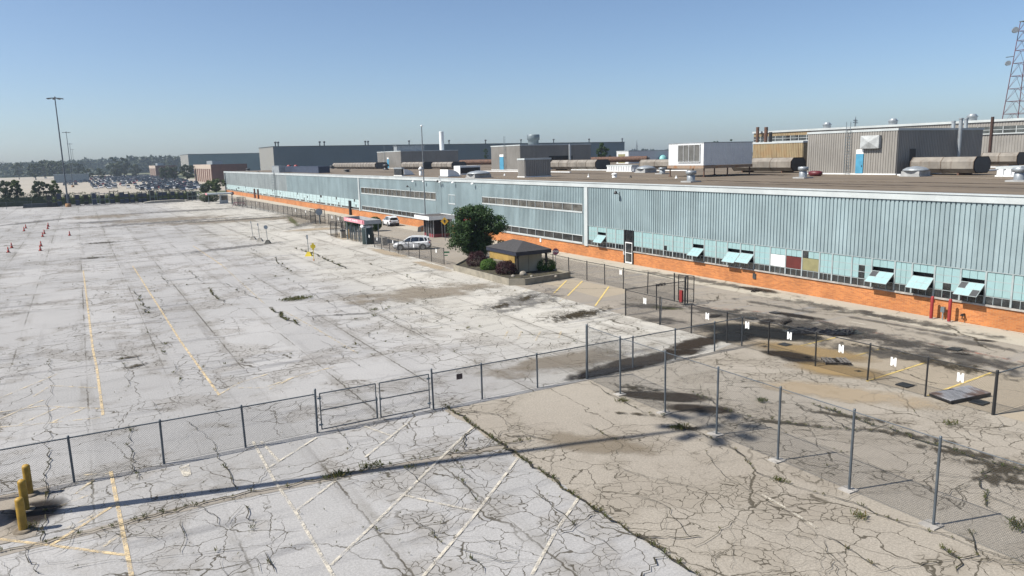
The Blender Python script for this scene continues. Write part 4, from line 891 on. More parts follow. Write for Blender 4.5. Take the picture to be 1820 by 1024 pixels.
for i in range(5):
    y = C.y+1.0+i*1.85; t = empty('turnstile', (C.x+.8, y, 0), 0, '%s full-height steel turnstile from the near end under the canopy' % ORD[i], 'turnstile', 'turnstiles under the pink canopy'); m = MB()
    for k in range(9): an = k*6.283/9; m.tube((.5*math.cos(an),.5*math.sin(an),0),(.5*math.cos(an),.5*math.sin(an),2.1),.022,n=4)
    m.build('cage_bars', galvd, t); m = MB().tube((0,0,0),(0,0,2.1),.05,n=6)
    for k in range(10):
        for q in range(3): an = q*2.094; m.tube((0,0,.25+k*.18),(.42*math.cos(an),.42*math.sin(an),.25+k*.18),.016,n=4)
    m.build('rotor', steelbl, t)
dgn = M('dark_green_cabinet', (.012,.03,.028), .45, var=.2)
c = G(655,434); t = empty('booth', (c.x-.5, c.y-.2, 0), 0, 'dark green rounded gate booth with bumpy white covers on top', 'booth')
MB().lathe((.6,.6,0), [(.8,0),(.8,2.1),(.75,2.2)], 10).build('booth_shell', dgn, t)
m = MB()
for i in range(4): m.lathe((.6+(-.5,.0,.5,.1)[i],.6+(.2,-.35,.1,.5)[i],2.2), [(.33,0),(.40,.15),(.32,.33),(.15,.40),(0.01,.42)], 10)
m.build('cover', M('white_cover', (.72,.73,.76), .6), t)
o = MB().box(-.35,.35,-.3,.3,0,.95).box(-.37,.37,-.32,.32,.95,1.08).build('waste_bin', conc); c = G(682,440-2); c = G(683,436); o.location = (c.x, c.y, 0); tag(o, 'square concrete litter bin beside the dark green booth', 'bin')
c = G(610,423); o = MB().box(-.35,.35,-.3,.3,0,1.0).build('waste_bin', conc); m = MB().box(-.37,.37,-.32,.32,1.0,1.15).build('lid', black, o); o.location = (c.x, c.y, 0); tag(o, 'pale bin with black lid at the left cage gate', 'bin')
c = G(616,424); o = MB().lathe((0,0,0),[(.12,0),(.12,1.3),(.02,1.36)],10).build('bollard', M('ochre_bollard', (.35,.20,.04), .7)); o.location = (c.x+.4, c.y, 0); tag(o, 'rusty ochre bollard right of the pale bin', 'bollard')
for (px, py, lab) in [(628,412,'dark round bush just left of the turnstile canopy'),(667,411,'dark round bush behind the turnstile canopy')]:
    c = G(px, py); rr = random.Random(px); b = empty('round_bush', (c.x, c.y, 0), 0, lab, 'bush', 'round bushes by the canopy'); m = MB(); leaves(m, rr, (0,0,1.2), (1.15,1.15,1.15), 4200, .10, .7, .1); m.build('foliage', lg, b, fix=False)
    MB().tube((0,0,0),(0,0,1),.06,n=6).build('stem', M('tree_bark', (.1,.075,.05)), b)
# gatehouse
K = G(762, 392, 2.6); X0, Yn = K.x, K.y; Yf = FX(736, 385, X0).y; Xr = FY(811, 385, Yn).x
e = empty('gatehouse', (X0, Yn, 0), 0, 'small flat-roofed gatehouse with glass front and broad white roof edge', 'gatehouse'); L = Yf-Yn; Wd = Xr-X0
MB().box(.02,.1,.0,L,2.6,3.12).box(0.1,Wd,0,.08,2.6,3.12).box(.1,Wd,L-.08,L,2.6,3.12).box(Wd-.08,Wd,.08,L-.08,2.6,3.12).build('roof_edge', white, e); MB().box(.1,Wd-.08,.08,L-.08,2.62,3.05).build('roof', M('tar_roof', (.10,.09,.085), .9), e)
i0 = .9; x0, x1, y0, y1 = i0+.2, Wd-.3, i0, L-i0
MB().box(x0+2.6,x1,y0,y0+.1,0,2.6).box(x0,x1,y1-.1,y1,0,2.6).box(x1-.1,x1,y0+.1,y1-.1,0,2.6).build('wall', gwall, e)
MB().box(x0,x0+.08,y0+.1,y1-.1,0,.5).box(x0,x0+2.6,y0,y0+.08,0,.5).build('red_base_panel', M('gatehouse_red', (.26,.035,.05), .5), e)
MB().box(x0+.02,x0+.05,y0+.1,y1-.1,.5,2.5).box(x0+.08,x0+2.6,y0+.02,y0+.05,.5,2.5).build('window_glass', M('gatehouse_dark_pane', (.014,.014,.018), .2, spec=.12), e)
m = MB()
for k in range(5): yy_ = y0+.04+(y1-y0-.1)*k/4; m.box(x0-.03,x0+.06,yy_-.04,yy_+.04,0,2.6)
for k in (.5, 1): m.box(x0+2.6*k-.04,x0+2.6*k+.04,y0-.02,y0+.05,0,2.6)
m.build('mullions', gwall, e)
o = MB().box(x0-.045,x0-.01,y0+(y1-y0)*.52,y0+(y1-y0)*.73,.05,2.2).build('door', black, e)
for (px, py, lab, l_) in [(745,411,'black low barrier block left of the gatehouse door',3.2),(779,415,'black low barrier block right of the gatehouse door',2.2)]:
    c = G(px, py); o = MB().box(-.3,.3,-l_/2,l_/2,0,.75,taper=.1).build('barrier_block', dgrey); o.location = (c.x+.4, c.y, 0); o.rotation_euler = (0,0,R(-35)); tag(o, lab, 'barrier')
c = FY(790, 390, 93.0); e = empty('warning_sign', (c.x, c.y, 0), R(-35), 'yellow diamond warning sign on a pole before the gatehouse', 'sign')
MB().tube((0,.04,0),(0,.04,2.9),.035,n=6).build('post', steelbl, e); p = MB().prism(ngon_plate(4,.56,.01,0), (0,.02,0)).build('sign_plate', M('warning_yellow', (.62,.36,.03), .5), e); p.location = (0,0,2.7)
p = MB().prism([(-.09,-.02,-.2),(.09,-.02,-.2),(.09,-.02,.02),(.2,-.02,.02),(0,-.02,.27),(-.2,-.02,.02),(-.09,-.02,.02)], (0,.015,0)).build('symbol', black, e); p.location = (0,0,2.7)
for (px, py, lab) in [(568,377,'round blue-grey sign on the distant fence right of the cage gate')]:
    c = FX(569,377,37.2); e = empty('round_sign', (c.x-.2, c.y, 0), R(-20), lab, 'sign'); MB().tube((0,.05,0),(0,.05,2.3),.05,n=6).build('post', steelbl, e); MB().tube((0,0,2.2),(0,.03,2.2),.62,n=18).build('sign_plate', blu, e)
c = G(791,470); e = empty('street_sign', (33.0, 71.9, 0), R(-30), 'small green plate on the fence post nearest the planter', 'sign')
MB().box(-.02,.55,-.06,-.04,1.25,1.42).box(.0,.35,-.06,-.04,.95,1.05).build('sign_plate', M('green_sign', (.02,.16,.07), .5), e)
# flagpole and lamps
e = empty('flagpole', (45.9, 106.5, 0), 0, 'tall slim white flagpole with a ball on top beside the gatehouse', 'flagpole'); t = FY(749, 226, 106.5); hh = HC+(Vector((45.9,106.5,0)).length)*0
zt = FY(749,226,106.5).z
MB().tube((0,0,0),(0,0,zt),.12,.07,n=8).build('pole', M('pole_paint', (.20,.22,.24), .5), e); MB().lathe((0,0,zt), [(.02,0),(.15,.08),(.18,.17),(.13,.28),(.01,.34)], 10).build('ball', white, e)
print('flag', zt)
lm = M('lamp_mast_steel', (.12,.14,.165), .5, .3, .15)
def mast(x, y, lab, first=[None]):
    if first[0]: copy_tree(first[0], None, (x, y, 0), 0, lab); return
    e = empty('lamp_mast', (x, y, 0), 0, lab, 'lamp mast', 'tall lamp masts in a row'); first[0] = e
    MB().tube((0,0,.9),(0,0,30.0),.23,.13,n=12).build('mast', lm, e); MB().lathe((0,0,0), [(.75,0),(.75,.9),(.6,.95)], 12).build('footing', M('mast_footing', (.40,.22,.10), .9, var=.3, sc=2), e)
    m = MB().lathe((0,0,29.9), [(.25,0),(.3,.3),(.1,.6)], 10)
    for k in range(16): a = k*6.283/16; b = a+6.283/16; m.tube((1.25*math.cos(a),1.25*math.sin(a),30.05),(1.25*math.cos(b),1.25*math.sin(b),30.05),.05,n=5)
    for k in range(4): a = k*1.571; m.tube((0,0,30.05),(1.25*math.cos(a),1.25*math.sin(a),30.05),.04,n=5)
    m.build('ring', lm, e)
    for k in range(8):
        a = k*6.283/8+.2; c, s_ = math.cos(a), math.sin(a); l = MB(); l.obox((1.65*c,1.65*s_,29.95),(.42*c,.42*s_,-.06),(-.24*s_,.24*c,0),(0,0,.11)); l.build('lamp_head', M('lamp_head_grey', (.12,.13,.14), .5), e)
mast(-4.3, 28.1, 'nearest tall lamp mast just outside the left edge, casting the long shadow'); 
for (px, Y, lab) in ((119,247,'tallest looking lamp mast at the far left end of the lot'),(131,486,'second lamp mast beyond the far parking lot edge'),(134.5,729,'third lamp mast far down the distant lot'),(137.5,957,'farthest lamp mast in the row')):
    mast(FY(px, 340, Y).x-.1, Y, lab)
# ================================================================== VEHICLES
def carpaint(name, c):
    if name in MATS: return MATS[name]
    m = M(name, c, .28, 0, .06, .5); b = m.node_tree.nodes['Principled BSDF']; b.inputs['Coat Weight'].default_value = .6; return m
rubber = M('tyre_rubber', (.02,.02,.02), .8); cglass = glass('car_glass', (.012,.014,.016), .06, .1); plast = M('black_trim', (.025,.025,.027), .6); rimm = M('alloy_rim', (.35,.36,.37), .35, .6)
def loft(mb, secs, close=True, smooth=False):
    n = len(secs[0]); v = [p for s in secs for p in s]; f = []
    for i in range(len(secs)-1):
        for j in range(n-(0 if close else 1)): k = (j+1) % n; f.append((i*n+j, i*n+k, (i+1)*n+k, (i+1)*n+j))
    if close: f += [tuple(range(n-1,-1,-1)), tuple(range((len(secs)-1)*n, len(secs)*n))]
    mb.add(v, f, smooth)
def suv(x, y, rz, lab):
    e = empty('parked_car', (x, y, 0), rz, lab, 'car', 'white cars parked at the gate'); wp = carpaint('white_car_paint', (.72,.74,.76)); Lh = 2.33
    # lower body: sections along x (front = +x): (x, half width, z low, z belt)
    sec = [(-2.33,.70,.48,.92),(-2.28,.84,.36,1.02),(-2.0,.91,.30,1.10),(-1.0,.93,.28,1.06),(0,.93,.28,1.02),(.8,.93,.28,1.00),(1.3,.92,.28,.98),(1.8,.89,.30,.90),(2.15,.80,.34,.80),(2.33,.62,.42,.68)]
    m = MB(); loft(m, [[(a,-w*.94,zl),(a,-w,zl+.18),(a,-w,zb-.14),(a,-w*.9,zb),(a,w*.9,zb),(a,w,zb-.14),(a,w,zl+.18),(a,w*.94,zl)] for a,w,zl,zb in sec], smooth=False)
    b = m.build('body', wp, e); bv = b.modifiers.new('bevel','BEVEL'); bv.width = .03; bv.segments = 2; bv.limit_method = 'ANGLE'; bv.angle_limit = R(25)
    # wheel arches + wheels
    for sx in (-1.42, 1.38):
        for sy in (-1, 1):
            MB().tube((sx,sy*.60,.37),(sx,sy*.936,.37),.43,n=20).build('wheel_arch', plast, e)
            w = MB().tube((sx,sy*.66,.35),(sx,sy*.945,.35),.35,n=20).build('wheel', rubber, e); MB().tube((sx,sy*.90,.35),(sx,sy*.953,.35),.24,n=14).build('rim', rimm, w)
    MB().box(-2.28,2.2,-.86,.86,.24,.36).box(-2.36,-2.0,-.84,.84,.36,.58).box(1.9,2.345,-.66,.66,.33,.5).build('lower_trim', plast, e)
    # greenhouse glass and roof
    gs = [(-2.12,.74,.60,1.05,1.10),(-1.72,.82,.66,1.08,1.52),(-.6,.84,.68,1.03,1.60),(.25,.84,.68,1.0,1.58),(1.22,.82,.70,.98,1.00)]
    m = MB(); loft(m, [[(a,-wb,zb),(a,-wt,zt),(a,wt,zt),(a,wb,zb)] for a,wb,wt,zb,zt in gs]); m.build('window_glass', cglass, e)
    rs = [(-2.16,.60,1.46,.05),(-1.75,.67,1.53,.06),(-.6,.69,1.61,.06),(.1,.69,1.60,.06),(.42,.66,1.53,.04)]
    m = MB(); loft(m, [[(a,-w,z),(a,-w*.9,z+t),(a,w*.9,z+t),(a,w,z)] for a,w,z,t in rs]); m.build('roof', wp, e)
    m = MB()
    for s in (-1, 1):
        for (p, q, r) in (((1.2,.80*s,1.0),(.38,.68*s,1.55),.028),((.12,.835*s,1.02),(.0,.69*s,1.60),.022),((-.95,.84*s,1.06),(-.98,.69*s,1.60),.024),((-1.7,.82*s,1.08),(-1.5,.68*s,1.56),.05),((-2.1,.74*s,1.05),(-1.95,.64*s,1.48),.075)): m.tube(p, q, r, n=6)
        m.tube((-1.8,.62*s,1.64),(.1,.64*s,1.68),.018,n=5)
    m.build('pillar', wp, e)
    for s in (-1, 1):
        MB().obox((2.08,s*.68,.74),(.16,-s*.10,0),(.02,s*.05,0),(0,0,.06)).build('headlight', M('headlight_lens', (.55,.57,.6), .15), e)
        MB().box(-2.33,-2.1,min(s*.6,s*.86),max(s*.6,s*.86),.86,1.02).build('tail_light', M('tail_light_lens', (.25,.01,.01), .2), e)
        MB().obox((.85,s*1.0,1.05),(.06,0,0),(0,.1,0),(0,0,.07)).build('mirror', wp, e)
    MB().box(-2.37,-2.3,-.26,.26,.66,.80).build('number_plate', M('plate_grey', (.35,.37,.38), .5), e); MB().box(2.2,2.36,-.42,.42,.5,.64).build('grille', plast, e)
    return e
a = G(709,446); b = G(752,444)
suv((a.x+b.x)/2+.55, (a.y+b.y)/2+.9, math.atan2((G(712,445)-G(750,444)).y, (G(712,445)-G(750,444)).x), 'white sport utility car parked side-on behind the leaning fence')
c = G(700,402); suv(c.x, c.y+1.5, R(86), 'white car parked facing away along the orange brick wall')
# simple distant cars
def farcar_mesh(name, col, kind):
    m = MB(); h = {'sedan':1.42,'suv':1.72,'pickup':1.8}[kind]; m.cur = 0
    sec = [(-2.25,.78,.35,.80),(-2.1,.88,.3,.95),(-1,.9,.3,1.0),(.9,.9,.3,.95),(1.9,.86,.3,.82),(2.3,.7,.38,.65)]
    loft(m, [[(a,-w,zl),(a,-w*.94,zb),(a,w*.94,zb),(a,w,zl)] for a,w,zl,zb in sec]); m.cur = 1
    g = {'sedan':[(-1.7,.8,.8,.96,.98),(-.9,.8,.64,.98,h-.05),(.2,.8,.64,.97,h-.05),(1.1,.8,.8,.93,.95)],'suv':[(-2.1,.82,.8,.96,1.0),(-1.85,.82,.68,.98,h-.06),(.2,.82,.68,.97,h-.06),(1.1,.8,.8,.93,.95)],'pickup':[(-.5,.82,.68,.96,1.0),(-.35,.82,.68,.98,h-.06),(.4,.82,.68,.97,h-.06),(1.2,.8,.8,.93,.95)]}[kind]
    loft(m, [[(a,-wb,zb),(a,-wt,zt),(a,wt,zt),(a,wb,zb)] for a,wb,wt,zb,zt in g]); m.cur = 0
    x0, x1 = g[1][0]-.05, g[2][0]+.08; m.box(x0,x1,-.64,.64,h-.055,h)
    m.cur = 2
    for sx in (-1.4, 1.4):
        for sy in (-.92, .72): m.tube((sx,sy,.33),(sx,sy+.2,.33),.33,n=10)
    o = m.build('parked_car', [carpaint(name, col), cglass, rubber]); return o
cols = [('white',(.75,.76,.77),34),('silver',(.42,.44,.46),20),('black',(.015,.015,.018),26),('dark grey',(.06,.065,.07),22),('dark blue',(.02,.04,.10),12),('red',(.34,.02,.025),12),('light blue',(.16,.26,.36),6)]
protos = []
for cn, cc, wgt in cols:
    for kd in ('sedan','suv','pickup'):
        o = farcar_mesh(cn.replace(' ','_')+'_distant_paint', cc, kd); protos.append((o, cn, kd, wgt*(1,1.1,.45)[('sedan','suv','pickup').index(kd)], [False]))
rr = random.Random(21); placed = 0; over = []
kn = {'sedan':'saloon','suv':'sport utility car','pickup':'pickup truck'}
def dens(px, py):     # how full each piece of the distant car park is, read off the photo
    if py > 341 or py < 305: return 0
    if 60 < px < 112: return .35 if 310 < py < 320 else 0
    if px < 112: return 0
    if px < 165: return .45 if py < 332 else 0
    if px < 205: return .6 if (308 < py < 338) else 0
    if px < 262: return .98 if py < 325 else (.2 if px < 218 else .4)
    if px < 350: return .92
    if px < 362: return .3
    return 0
rowsY = []; y = 352.0
while y < 900: rowsY.append(y); y += 9.0 if len(rowsY) % 2 else 14.0
for Yr in rowsY:
    X = -45.0
    while X < 92:
        X += 2.9
        q = Vector((X, Yr, 0))-Vector((0,0,HC)); z = q.dot(fw); px = 910+FPX*q.dot(rt)/z; py = 512-FPX*q.dot(up)/z
        pd = dens(px, py+2)
        cl = .5+.5*math.sin(X*.21+Yr*.05)*math.cos(Yr*.11-X*.07)
        if rr.random() < pd*(.62+.6*cl) and X < 58+max(0,Yr-430)*.04:
            t = rr.uniform(0, sum(p[3] for p in protos)); k = 0
            while t > protos[k][3]: t -= protos[k][3]; k += 1
            o, cn, kd, w_, used = protos[k]
            if placed >= 290:      # beyond the 290 nearest the cars are one mass of vehicles
                over.append((o, X+rr.uniform(-.2,.2), Yr+rr.uniform(-.4,.4), rr.choice((90,-90)))); continue
            c = o if not used[0] else o.copy()
            if used[0]: COL.objects.link(c)
            used[0] = True; c.location = (X+rr.uniform(-.2,.2), Yr+rr.uniform(-.4,.4), -.02); c.rotation_euler = (0,0,R(rr.choice((90,-90))+rr.uniform(-2,2)))
            tag(c, '%s %s in the crowded distant car park behind the hedge' % (cn, kn[kd]), 'car', '%s %ss in the distant car park' % (cn, kn[kd])); placed += 1
names = []
for ov in over:
    if ov[0].data.materials[0] not in names: names.append(ov[0].data.materials[0])
mt = names+[cglass, rubber]; mb = MB()
for (o, X, Yc_, rz) in over:
    me = o.data; M4 = Matrix.Translation((X, Yc_, -.02)) @ Matrix.Rotation(R(rz), 4, 'Z'); b0 = len(mb.v); mb.v += [tuple(M4 @ v.co) for v in me.vertices]
    for p_ in me.polygons:
        mb.f.append(tuple(i+b0 for i in p_.vertices)); mb.sm.append(False); mb.mi.append(names.index(me.materials[0]) if p_.material_index == 0 else len(names)-1+p_.material_index)
if over: tag(mb.build('distant_parked_cars', mt, fix=False), kind='stuff', label='mass of parked cars at the far end of the distant car park')
print('far stuff cars', len(over))
for o, cn, kd, w_, used in protos:
    if not used[0]: bpy.data.objects.remove(o)
print('far cars', placed)

# ================================================================== ROOF EQUIPMENT
gribl = M('light_grey_ribbed_metal', (.335,.32,.295), .5, .0, .12, .3, dirt=(.25,.235,.21)); gribd = M('grey_ribbed_metal_side', (.40,.385,.375), .5, .0, .12, .3)
skyb = M('sky_blue_door_paint', (.09,.36,.56), .45, var=.15); ductm = M('tan_duct_metal', (.28,.255,.22), .6, .0, .3, .6, dirt=(.17,.135,.105)); rustm = M('rusty_metal', (.16,.085,.055), .8, var=.4, sc=2); whr = M('white_ribbed_metal', (.70,.72,.73), .4, var=.06)
rbt = M('stained_tan_ribbed_metal', (.42,.33,.19), .6, var=.2, sc=.5, c2=(.36,.25,.13), dirt=(.20,.12,.06))
Z = RZ+.003
def house(name, cx, cy, lpx, rpx, tpy, lab, mat, cat='roof house', per=.32, zb=None, capm=None, dep=.055, rx=None):
    """box on the roof from its near bottom corner; long lit side runs away from us along the facade direction"""
    C = G(cx, cy, Z); X, Y = C.x, C.y; yl = FX(lpx, cy, X).y; xr = FY(rpx, cy, Y).x if rx is None else X+rx; zt = FX(cx, tpy, X).z; L = yl-Y; Wd = xr-X; H = zt-Z
    z0 = 0 if zb is None else zb
    e = empty(name, (X, Y, Z), 0, lab, cat)
    m = MB(); m.corr((0,L),(0,0),z0,H-.25,(-1,0),per,dep).corr((0,0),(Wd,0),z0,H-.25,(0,-1),per,dep).box(0.004,Wd,.004,L,z0,H-.26); m.build('ribbed_wall', mat, e, fix=True)
    MB().box(-.1,Wd+.1,-.1,L+.1,H-.25,H).build('roof_cap', capm or fasc, e)
    if zb is None: MB().box(-.12,Wd+.1,-.12,L+.1,0,.14).build('base_flashing', white, e)
    e['dims'] = (Wd, L, H); return e
def unroll(e): return tuple(e['dims'])
p1 = house('roof_house', 1591, 311, 1433, 1740, 228, 'large grey ribbed roof penthouse with blue door and white louvre box', gribl); W1, L1, H1 = unroll(p1)
fy = lambda e, px, py: FX(px, py, e.location.x).y-e.location.y
fz = lambda e, px, py: FX(px, py, e.location.x).z-Z
def bluedoor(e, xa, xb, yt, yb_, yw=None):
    y0, y1 = fy(e, xb, yb_), fy(e, xa, yb_); zt = fz(e, (xa+xb)/2, yt)
    d = MB().box(-.12,-.05,y0,y1,.12,zt).build('door', skyb, e); MB().box(-.14,-.12,y0+.1,y0+.2,.9,1.1).build('handle', black, d)
    MB().box(-.11,-.05,y0,y1,zt+.02,zt+.55).build('door_notice', white, e)
def ladder(e, px, zt, ext=1.0):
    y = fy(e, px, 280); m = MB()
    for s in (-.28, .28): m.tube((-.3,y+s,.1),(-.3,y+s,zt+ext),.035,n=5)
    for i in range(int((zt+ext-.3)/.35)): m.tube((-.3,y-.28,.3+i*.35),(-.3,y+.28,.3+i*.35),.02,n=4)
    for i in range(3): m.tube((-.3,y,1+i*zt/3),(0,y,1+i*zt/3),.03,n=4)
    m.build('ladder', steelbl, e)
bluedoor(p1, 1521, 1534, 274, 304); ladder(p1, 1508, H1)
m = MB().box(-.5,-.02,fy(p1,1566,265),fy(p1,1533,265),fz(p1,1550,264),fz(p1,1550,241)); lgb_ = M('pale_louvre_grey', (.50,.53,.54), .5); lv = m.build('louvre_box', lgb_, p1)
y0, y1, z0, z1 = fy(p1,1566,265),fy(p1,1533,265),fz(p1,1550,264),fz(p1,1550,241); yc, zc = (y0+y1)/2, (z0+z1)/2
MB().add([(-.505,y0,z0),(-.505,y1,z0),(-.505,y1,z1),(-.505,y0,z1),(-.72,yc,zc)], [(0,1,4),(1,2,4),(2,3,4),(3,0,4)]).build('louvre_face', lgb_, lv)
MB().box(2.4,3.5,-.09,-.06,.1,2.9).build('dark_door', black, p1)
for xx, hh_ in ((W1*.86, 1.9),): pass
m = MB()
for i, (px, dy) in enumerate(((1707,-.6),(1716,.5),(1694,2))):
    X = FY(px, 230, p1.location.y+dy).x; zt = FY(px, (212,212,217)[i], p1.location.y+dy).z
    o = MB().tube((0,0,0 if i == 0 else H1),(0,0,zt-Z),.22,n=10).lathe((0,0,zt-Z),[(.26,0),(.26,.15)],10).build('flue_pipe', galv); o.location = (X, p1.location.y+dy, Z)
    tag(o, '%s galvanised flue pipe at the dark side of the large penthouse' % ('tall front','rear right','shorter rear left')[i], 'pipe', 'flue pipes at the penthouse')
p2 = house('roof_house', 925, 303, 874, 1050, 257, 'middle grey ribbed penthouse with ladder and dark shaded side', gribl); bluedoor(p2, 889, 896, 279, 301); ladder(p2, 899, unroll(p2)[2], 2)
m = MB().lathe((0,0,0),[(1.25,0),(1.25,1.1),(1.5,1.2),(1.5,2.3),(1.4,2.4)],14); o = m.build('roof_fan', steelbl); q = FY(948, 256, p2.location.y+8); o.location = (q.x, q.y, Z+unroll(p2)[2]); tag(o, 'round galvanised fan housing on top of the middle penthouse', 'fan')
MB().box(7.5,14,-.09,-.06,.2,3.0).build('dark_opening', black, p2)
X = FY(1013, 285, p2.location.y-1).x; o = MB().tube((0,0,0),(0,0,5.6),.3,n=10).build('flue_pipe', galv); o.location = (X, p2.location.y-1, Z); tag(o, 'single steel flue pipe in front of the middle penthouse dark side', 'pipe')
p3 = house('roof_house', 713.6, 299.5, 672, 815, 268, 'distant grey ribbed penthouse behind the flagpole', gribl); bluedoor(p3, 689, 692, 283, 297); ladder(p3, 685, unroll(p3)[2], 2)
o = MB().tube((0,0,0),(0,0,13.5),.8,n=14).lathe((0,0,13.5),[(.85,0),(.8,.5)],14).build('stack', white); q = FY(785.5, 266, p3.location.y+6); o.location = (q.x, q.y, Z+unroll(p3)[2]-.3); z_ = FY(785,234,q.y).z-o.location.z; o.scale = (1,1,z_/14.0); tag(o, 'white smokestack standing on the distant penthouse', 'chimney')
o = MB().box(-5,5,-1.5,1.5,0,1.6).box(-5.2,5.2,-1.7,1.7,1.6,1.75).build('air_handler', galv); q = FY(727, 266, p3.location.y+5); o.location = (q.x,q.y,Z+unroll(p3)[2]); tag(o, 'long grey air handler on top of the distant penthouse', 'roof unit')
dkb = house('roof_house', 933, 315.5, 921, 979, 281.5, 'small dark-sided ribbed roof box near the front edge', gribl)
# white air handling unit on rusty legs
C = G(1250, 315, Z); X, Y = C.x, C.y; yl = FX(1188, 312, X).y; xr = FY(1336, 300, Y).x; L = yl-Y; Wd = xr-X; zt = FX(1256,254,X).z-Z; zb = FX(1256,294,X).z-Z
e = empty('air_handler', (X, Y, Z), 0, 'big white ribbed air handling unit with louvred end on rusty legs', 'roof unit')
m = MB(); m.corr((0,L),(0,0),zb,zt,(-1,0),.28,.03).corr((0,0),(Wd,0),zb,zt,(0,-1),.4,.03).box(.004,Wd,.004,L,zb,zt-.01); m.build('casing', whr, e); MB().box(-.06,Wd+.05,-.06,L+.05,zt,zt+.1).build('roof_cap', galv, e)
y0, y1 = L*.09, L*.70; m = MB()
for i in range(16): z = zb+.5+(zt-zb-.75)*i/16; m.obox((-.09,(y0+y1)/2,z+.06),(.04,0,-.05),(0,(y1-y0)/2,0),(.012,0,.01))
lv = m.build('louvre', M('louvre_grey', (.42,.42,.40), .6), e); m = MB()
for k in range(5): y = y0+(y1-y0)*k/4; m.box(-.16,-.05,y-.02,y+.02,zb+.45,zt-.2)
m.box(-.16,-.05,y0-.04,y1+.04,zt-.2,zt-.12).box(-.16,-.05,y0-.04,y1+.04,zb+.38,zb+.45); m.build('louvre_frame', whr, lv)
MB().box(-.05,-.045,y0,y1,zb+.45,zt-.2).build('louvre_back', dgrey, lv)
m = MB().box(-.12,.1,-.1,L+.1,zb-.38,zb-.02).box(-.1,Wd,-.12,.1,zb-.40,zb-.03).box(-.1,Wd,L-.1,L+.1,zb-.40,zb-.03); m.build('skid', M('rusty_white_steel', (.42,.32,.24), .7, var=.3, sc=1.5, c2=(.30,.15,.07)), e)
for a in (.2, Wd*.5, Wd-.3):
    for b in (.1, L-.1): MB().tube((a,b,0),(a,b,zb-.38),.09,n=6).lathe((a,b,0),[(.25,0),(.25,.08)],8).build('leg', rustm, e)
# octagonal ducts running along the roof
def duct(cx, cy, lpx, tpy, lab, w=3.2, zb_=.22, mat=ductm, legs=True):
    C = G(cx, cy, Z); X, Y = C.x, C.y; L = FX(lpx, cy-6, X).y-Y; zt = FX(cx, tpy, X).z-Z; c = (zt-zb_)*.28
    e = empty('roof_duct', (X, Y, Z), 0, lab, 'duct', 'long octagonal roof ducts')
    P = [(0,zb_+c),(0,zt-c),(c,zt),(w-c,zt),(w,zt-c),(w,zb_+c),(w-c,zb_),(c,zb_)]; m = MB(); ns = max(2, int(L/3.0)); m2 = MB()
    m.prism([(a,0,b) for a,b in P], (0,L,0)); m.cur = 1
    for i in range(ns+1):
        yy = min(L*i/ns, L-.07); m.prism([((a-w/2)*1.03+w/2, yy, (b-(zt+zb_)/2)*1.03+(zt+zb_)/2) for a,b in P], (0,.07,0))
    m.build('duct', [mat, M('duct_seam_metal', (.22,.17,.13), .7)], e)
    MB().prism([((a-w/2)*.93+w/2, -.02, (b-(zt+zb_)/2)*.93+(zt+zb_)/2) for a,b in P], (0,.03,0)).build('end_cap', dgrey, e)
    for i in range(0, ns, 2): MB().box(c*.6,w-c*.6,L*(i+.5)/ns-.1,L*(i+.5)/ns+.1,0,zb_+.02).build('support', rustm, e)
duct(1729, 312, 1617, 279, 'nearest octagonal tan duct beside the large penthouse', 3.2); duct(1405, 307.5, 1300, 280.5, 'octagonal tan duct between the white unit and the large penthouse', 3.0)
duct(1192, 302, 1136, 283.5, 'octagonal tan duct behind the white unit, at its left', 2.5); duct(1058, 303.3, 978, 284, 'octagonal tan duct to the right of the middle penthouse', 3.6); duct(803, 301, 767, 288, 'distant octagonal duct left of the small tree', 4.5)
duct(752, 301, 713, 288, 'distant octagonal duct below the farthest penthouse', 4.0); duct(667, 300.5, 591, 289, 'farthest long octagonal duct on the roof', 4.5); duct(1806, 296, 1742, 271, 'short octagonal duct behind the nearest duct at the right edge', 3.5)
C = G(1078, 292, Z); o = MB().tube((0,0,1.6),(0,60,1.6),.8,n=12).tube((0,0,0),(0,0,1.6),.4,n=8).tube((0,30,0),(0,30,1.6),.4,n=8).build('rusty_pipe', rustm); o.location = FY(1150, 290, 165); o.location.z = Z; o.rotation_euler = (0,0,R(35)); tag(o, 'long rust-brown pipe running behind the roof ducts', 'pipe')
# dark ponding streaks and pale flashing strips on the gravel roof
rs_ = stain('roof_ponding_stain', (.06,.048,.038), .75, sc=.5, edge=.6, nz=1.1); rp_ = stain('roof_pale_gravel', (.30,.25,.19), .5, sc=.6, edge=.6, nz=1.2); zz = RZ+.01
for i, (px, py, a, b, mt) in enumerate([(1600,330,26,.7,rs_),(1300,322,22,.6,rs_),(1500,322,18,1.0,rp_),(1000,318,20,.8,rs_),(900,316,16,1.2,rp_),(700,306,26,1.5,rs_),(560,302,22,1.6,rs_),(1330,311,9,5,rs_),(1700,326,16,.5,rs_),(1150,318,16,1.4,rp_),(1780,318,10,2,rp_),(1000,308,22,1.2,rs_),(1450,330,14,.5,rs_)]):
    m = MB().sheet([(math.cos(2*math.pi*k/28), math.sin(2*math.pi*k/28)) for k in range(28)], 0); o = m.build('roof_stain', mt); c = G(px, py, RZ); o.location = (c.x, c.y, zz+.003*i); o.rotation_euler = (0,0,R(90+(i % 3)-1)); o.scale = (a, b, 1); tag(o, kind='structure')
for i, (xa_, ya_, L_, W_) in enumerate([(88,98,30,.4),(80,52,.4,-24),(110,57,26,.35),(76,115,44,.35),(104,150,40,.4)]):
    if W_ > 0: m = MB().box(xa_,xa_+W_,ya_-4,ya_+L_,RZ+.05,RZ+.2)
    else: m = MB().box(xa_-2,xa_-W_,ya_-2,ya_-1.6,RZ+.05,RZ+.2)
    o = m.build('roof_flashing', white); tag(o, kind='structure')
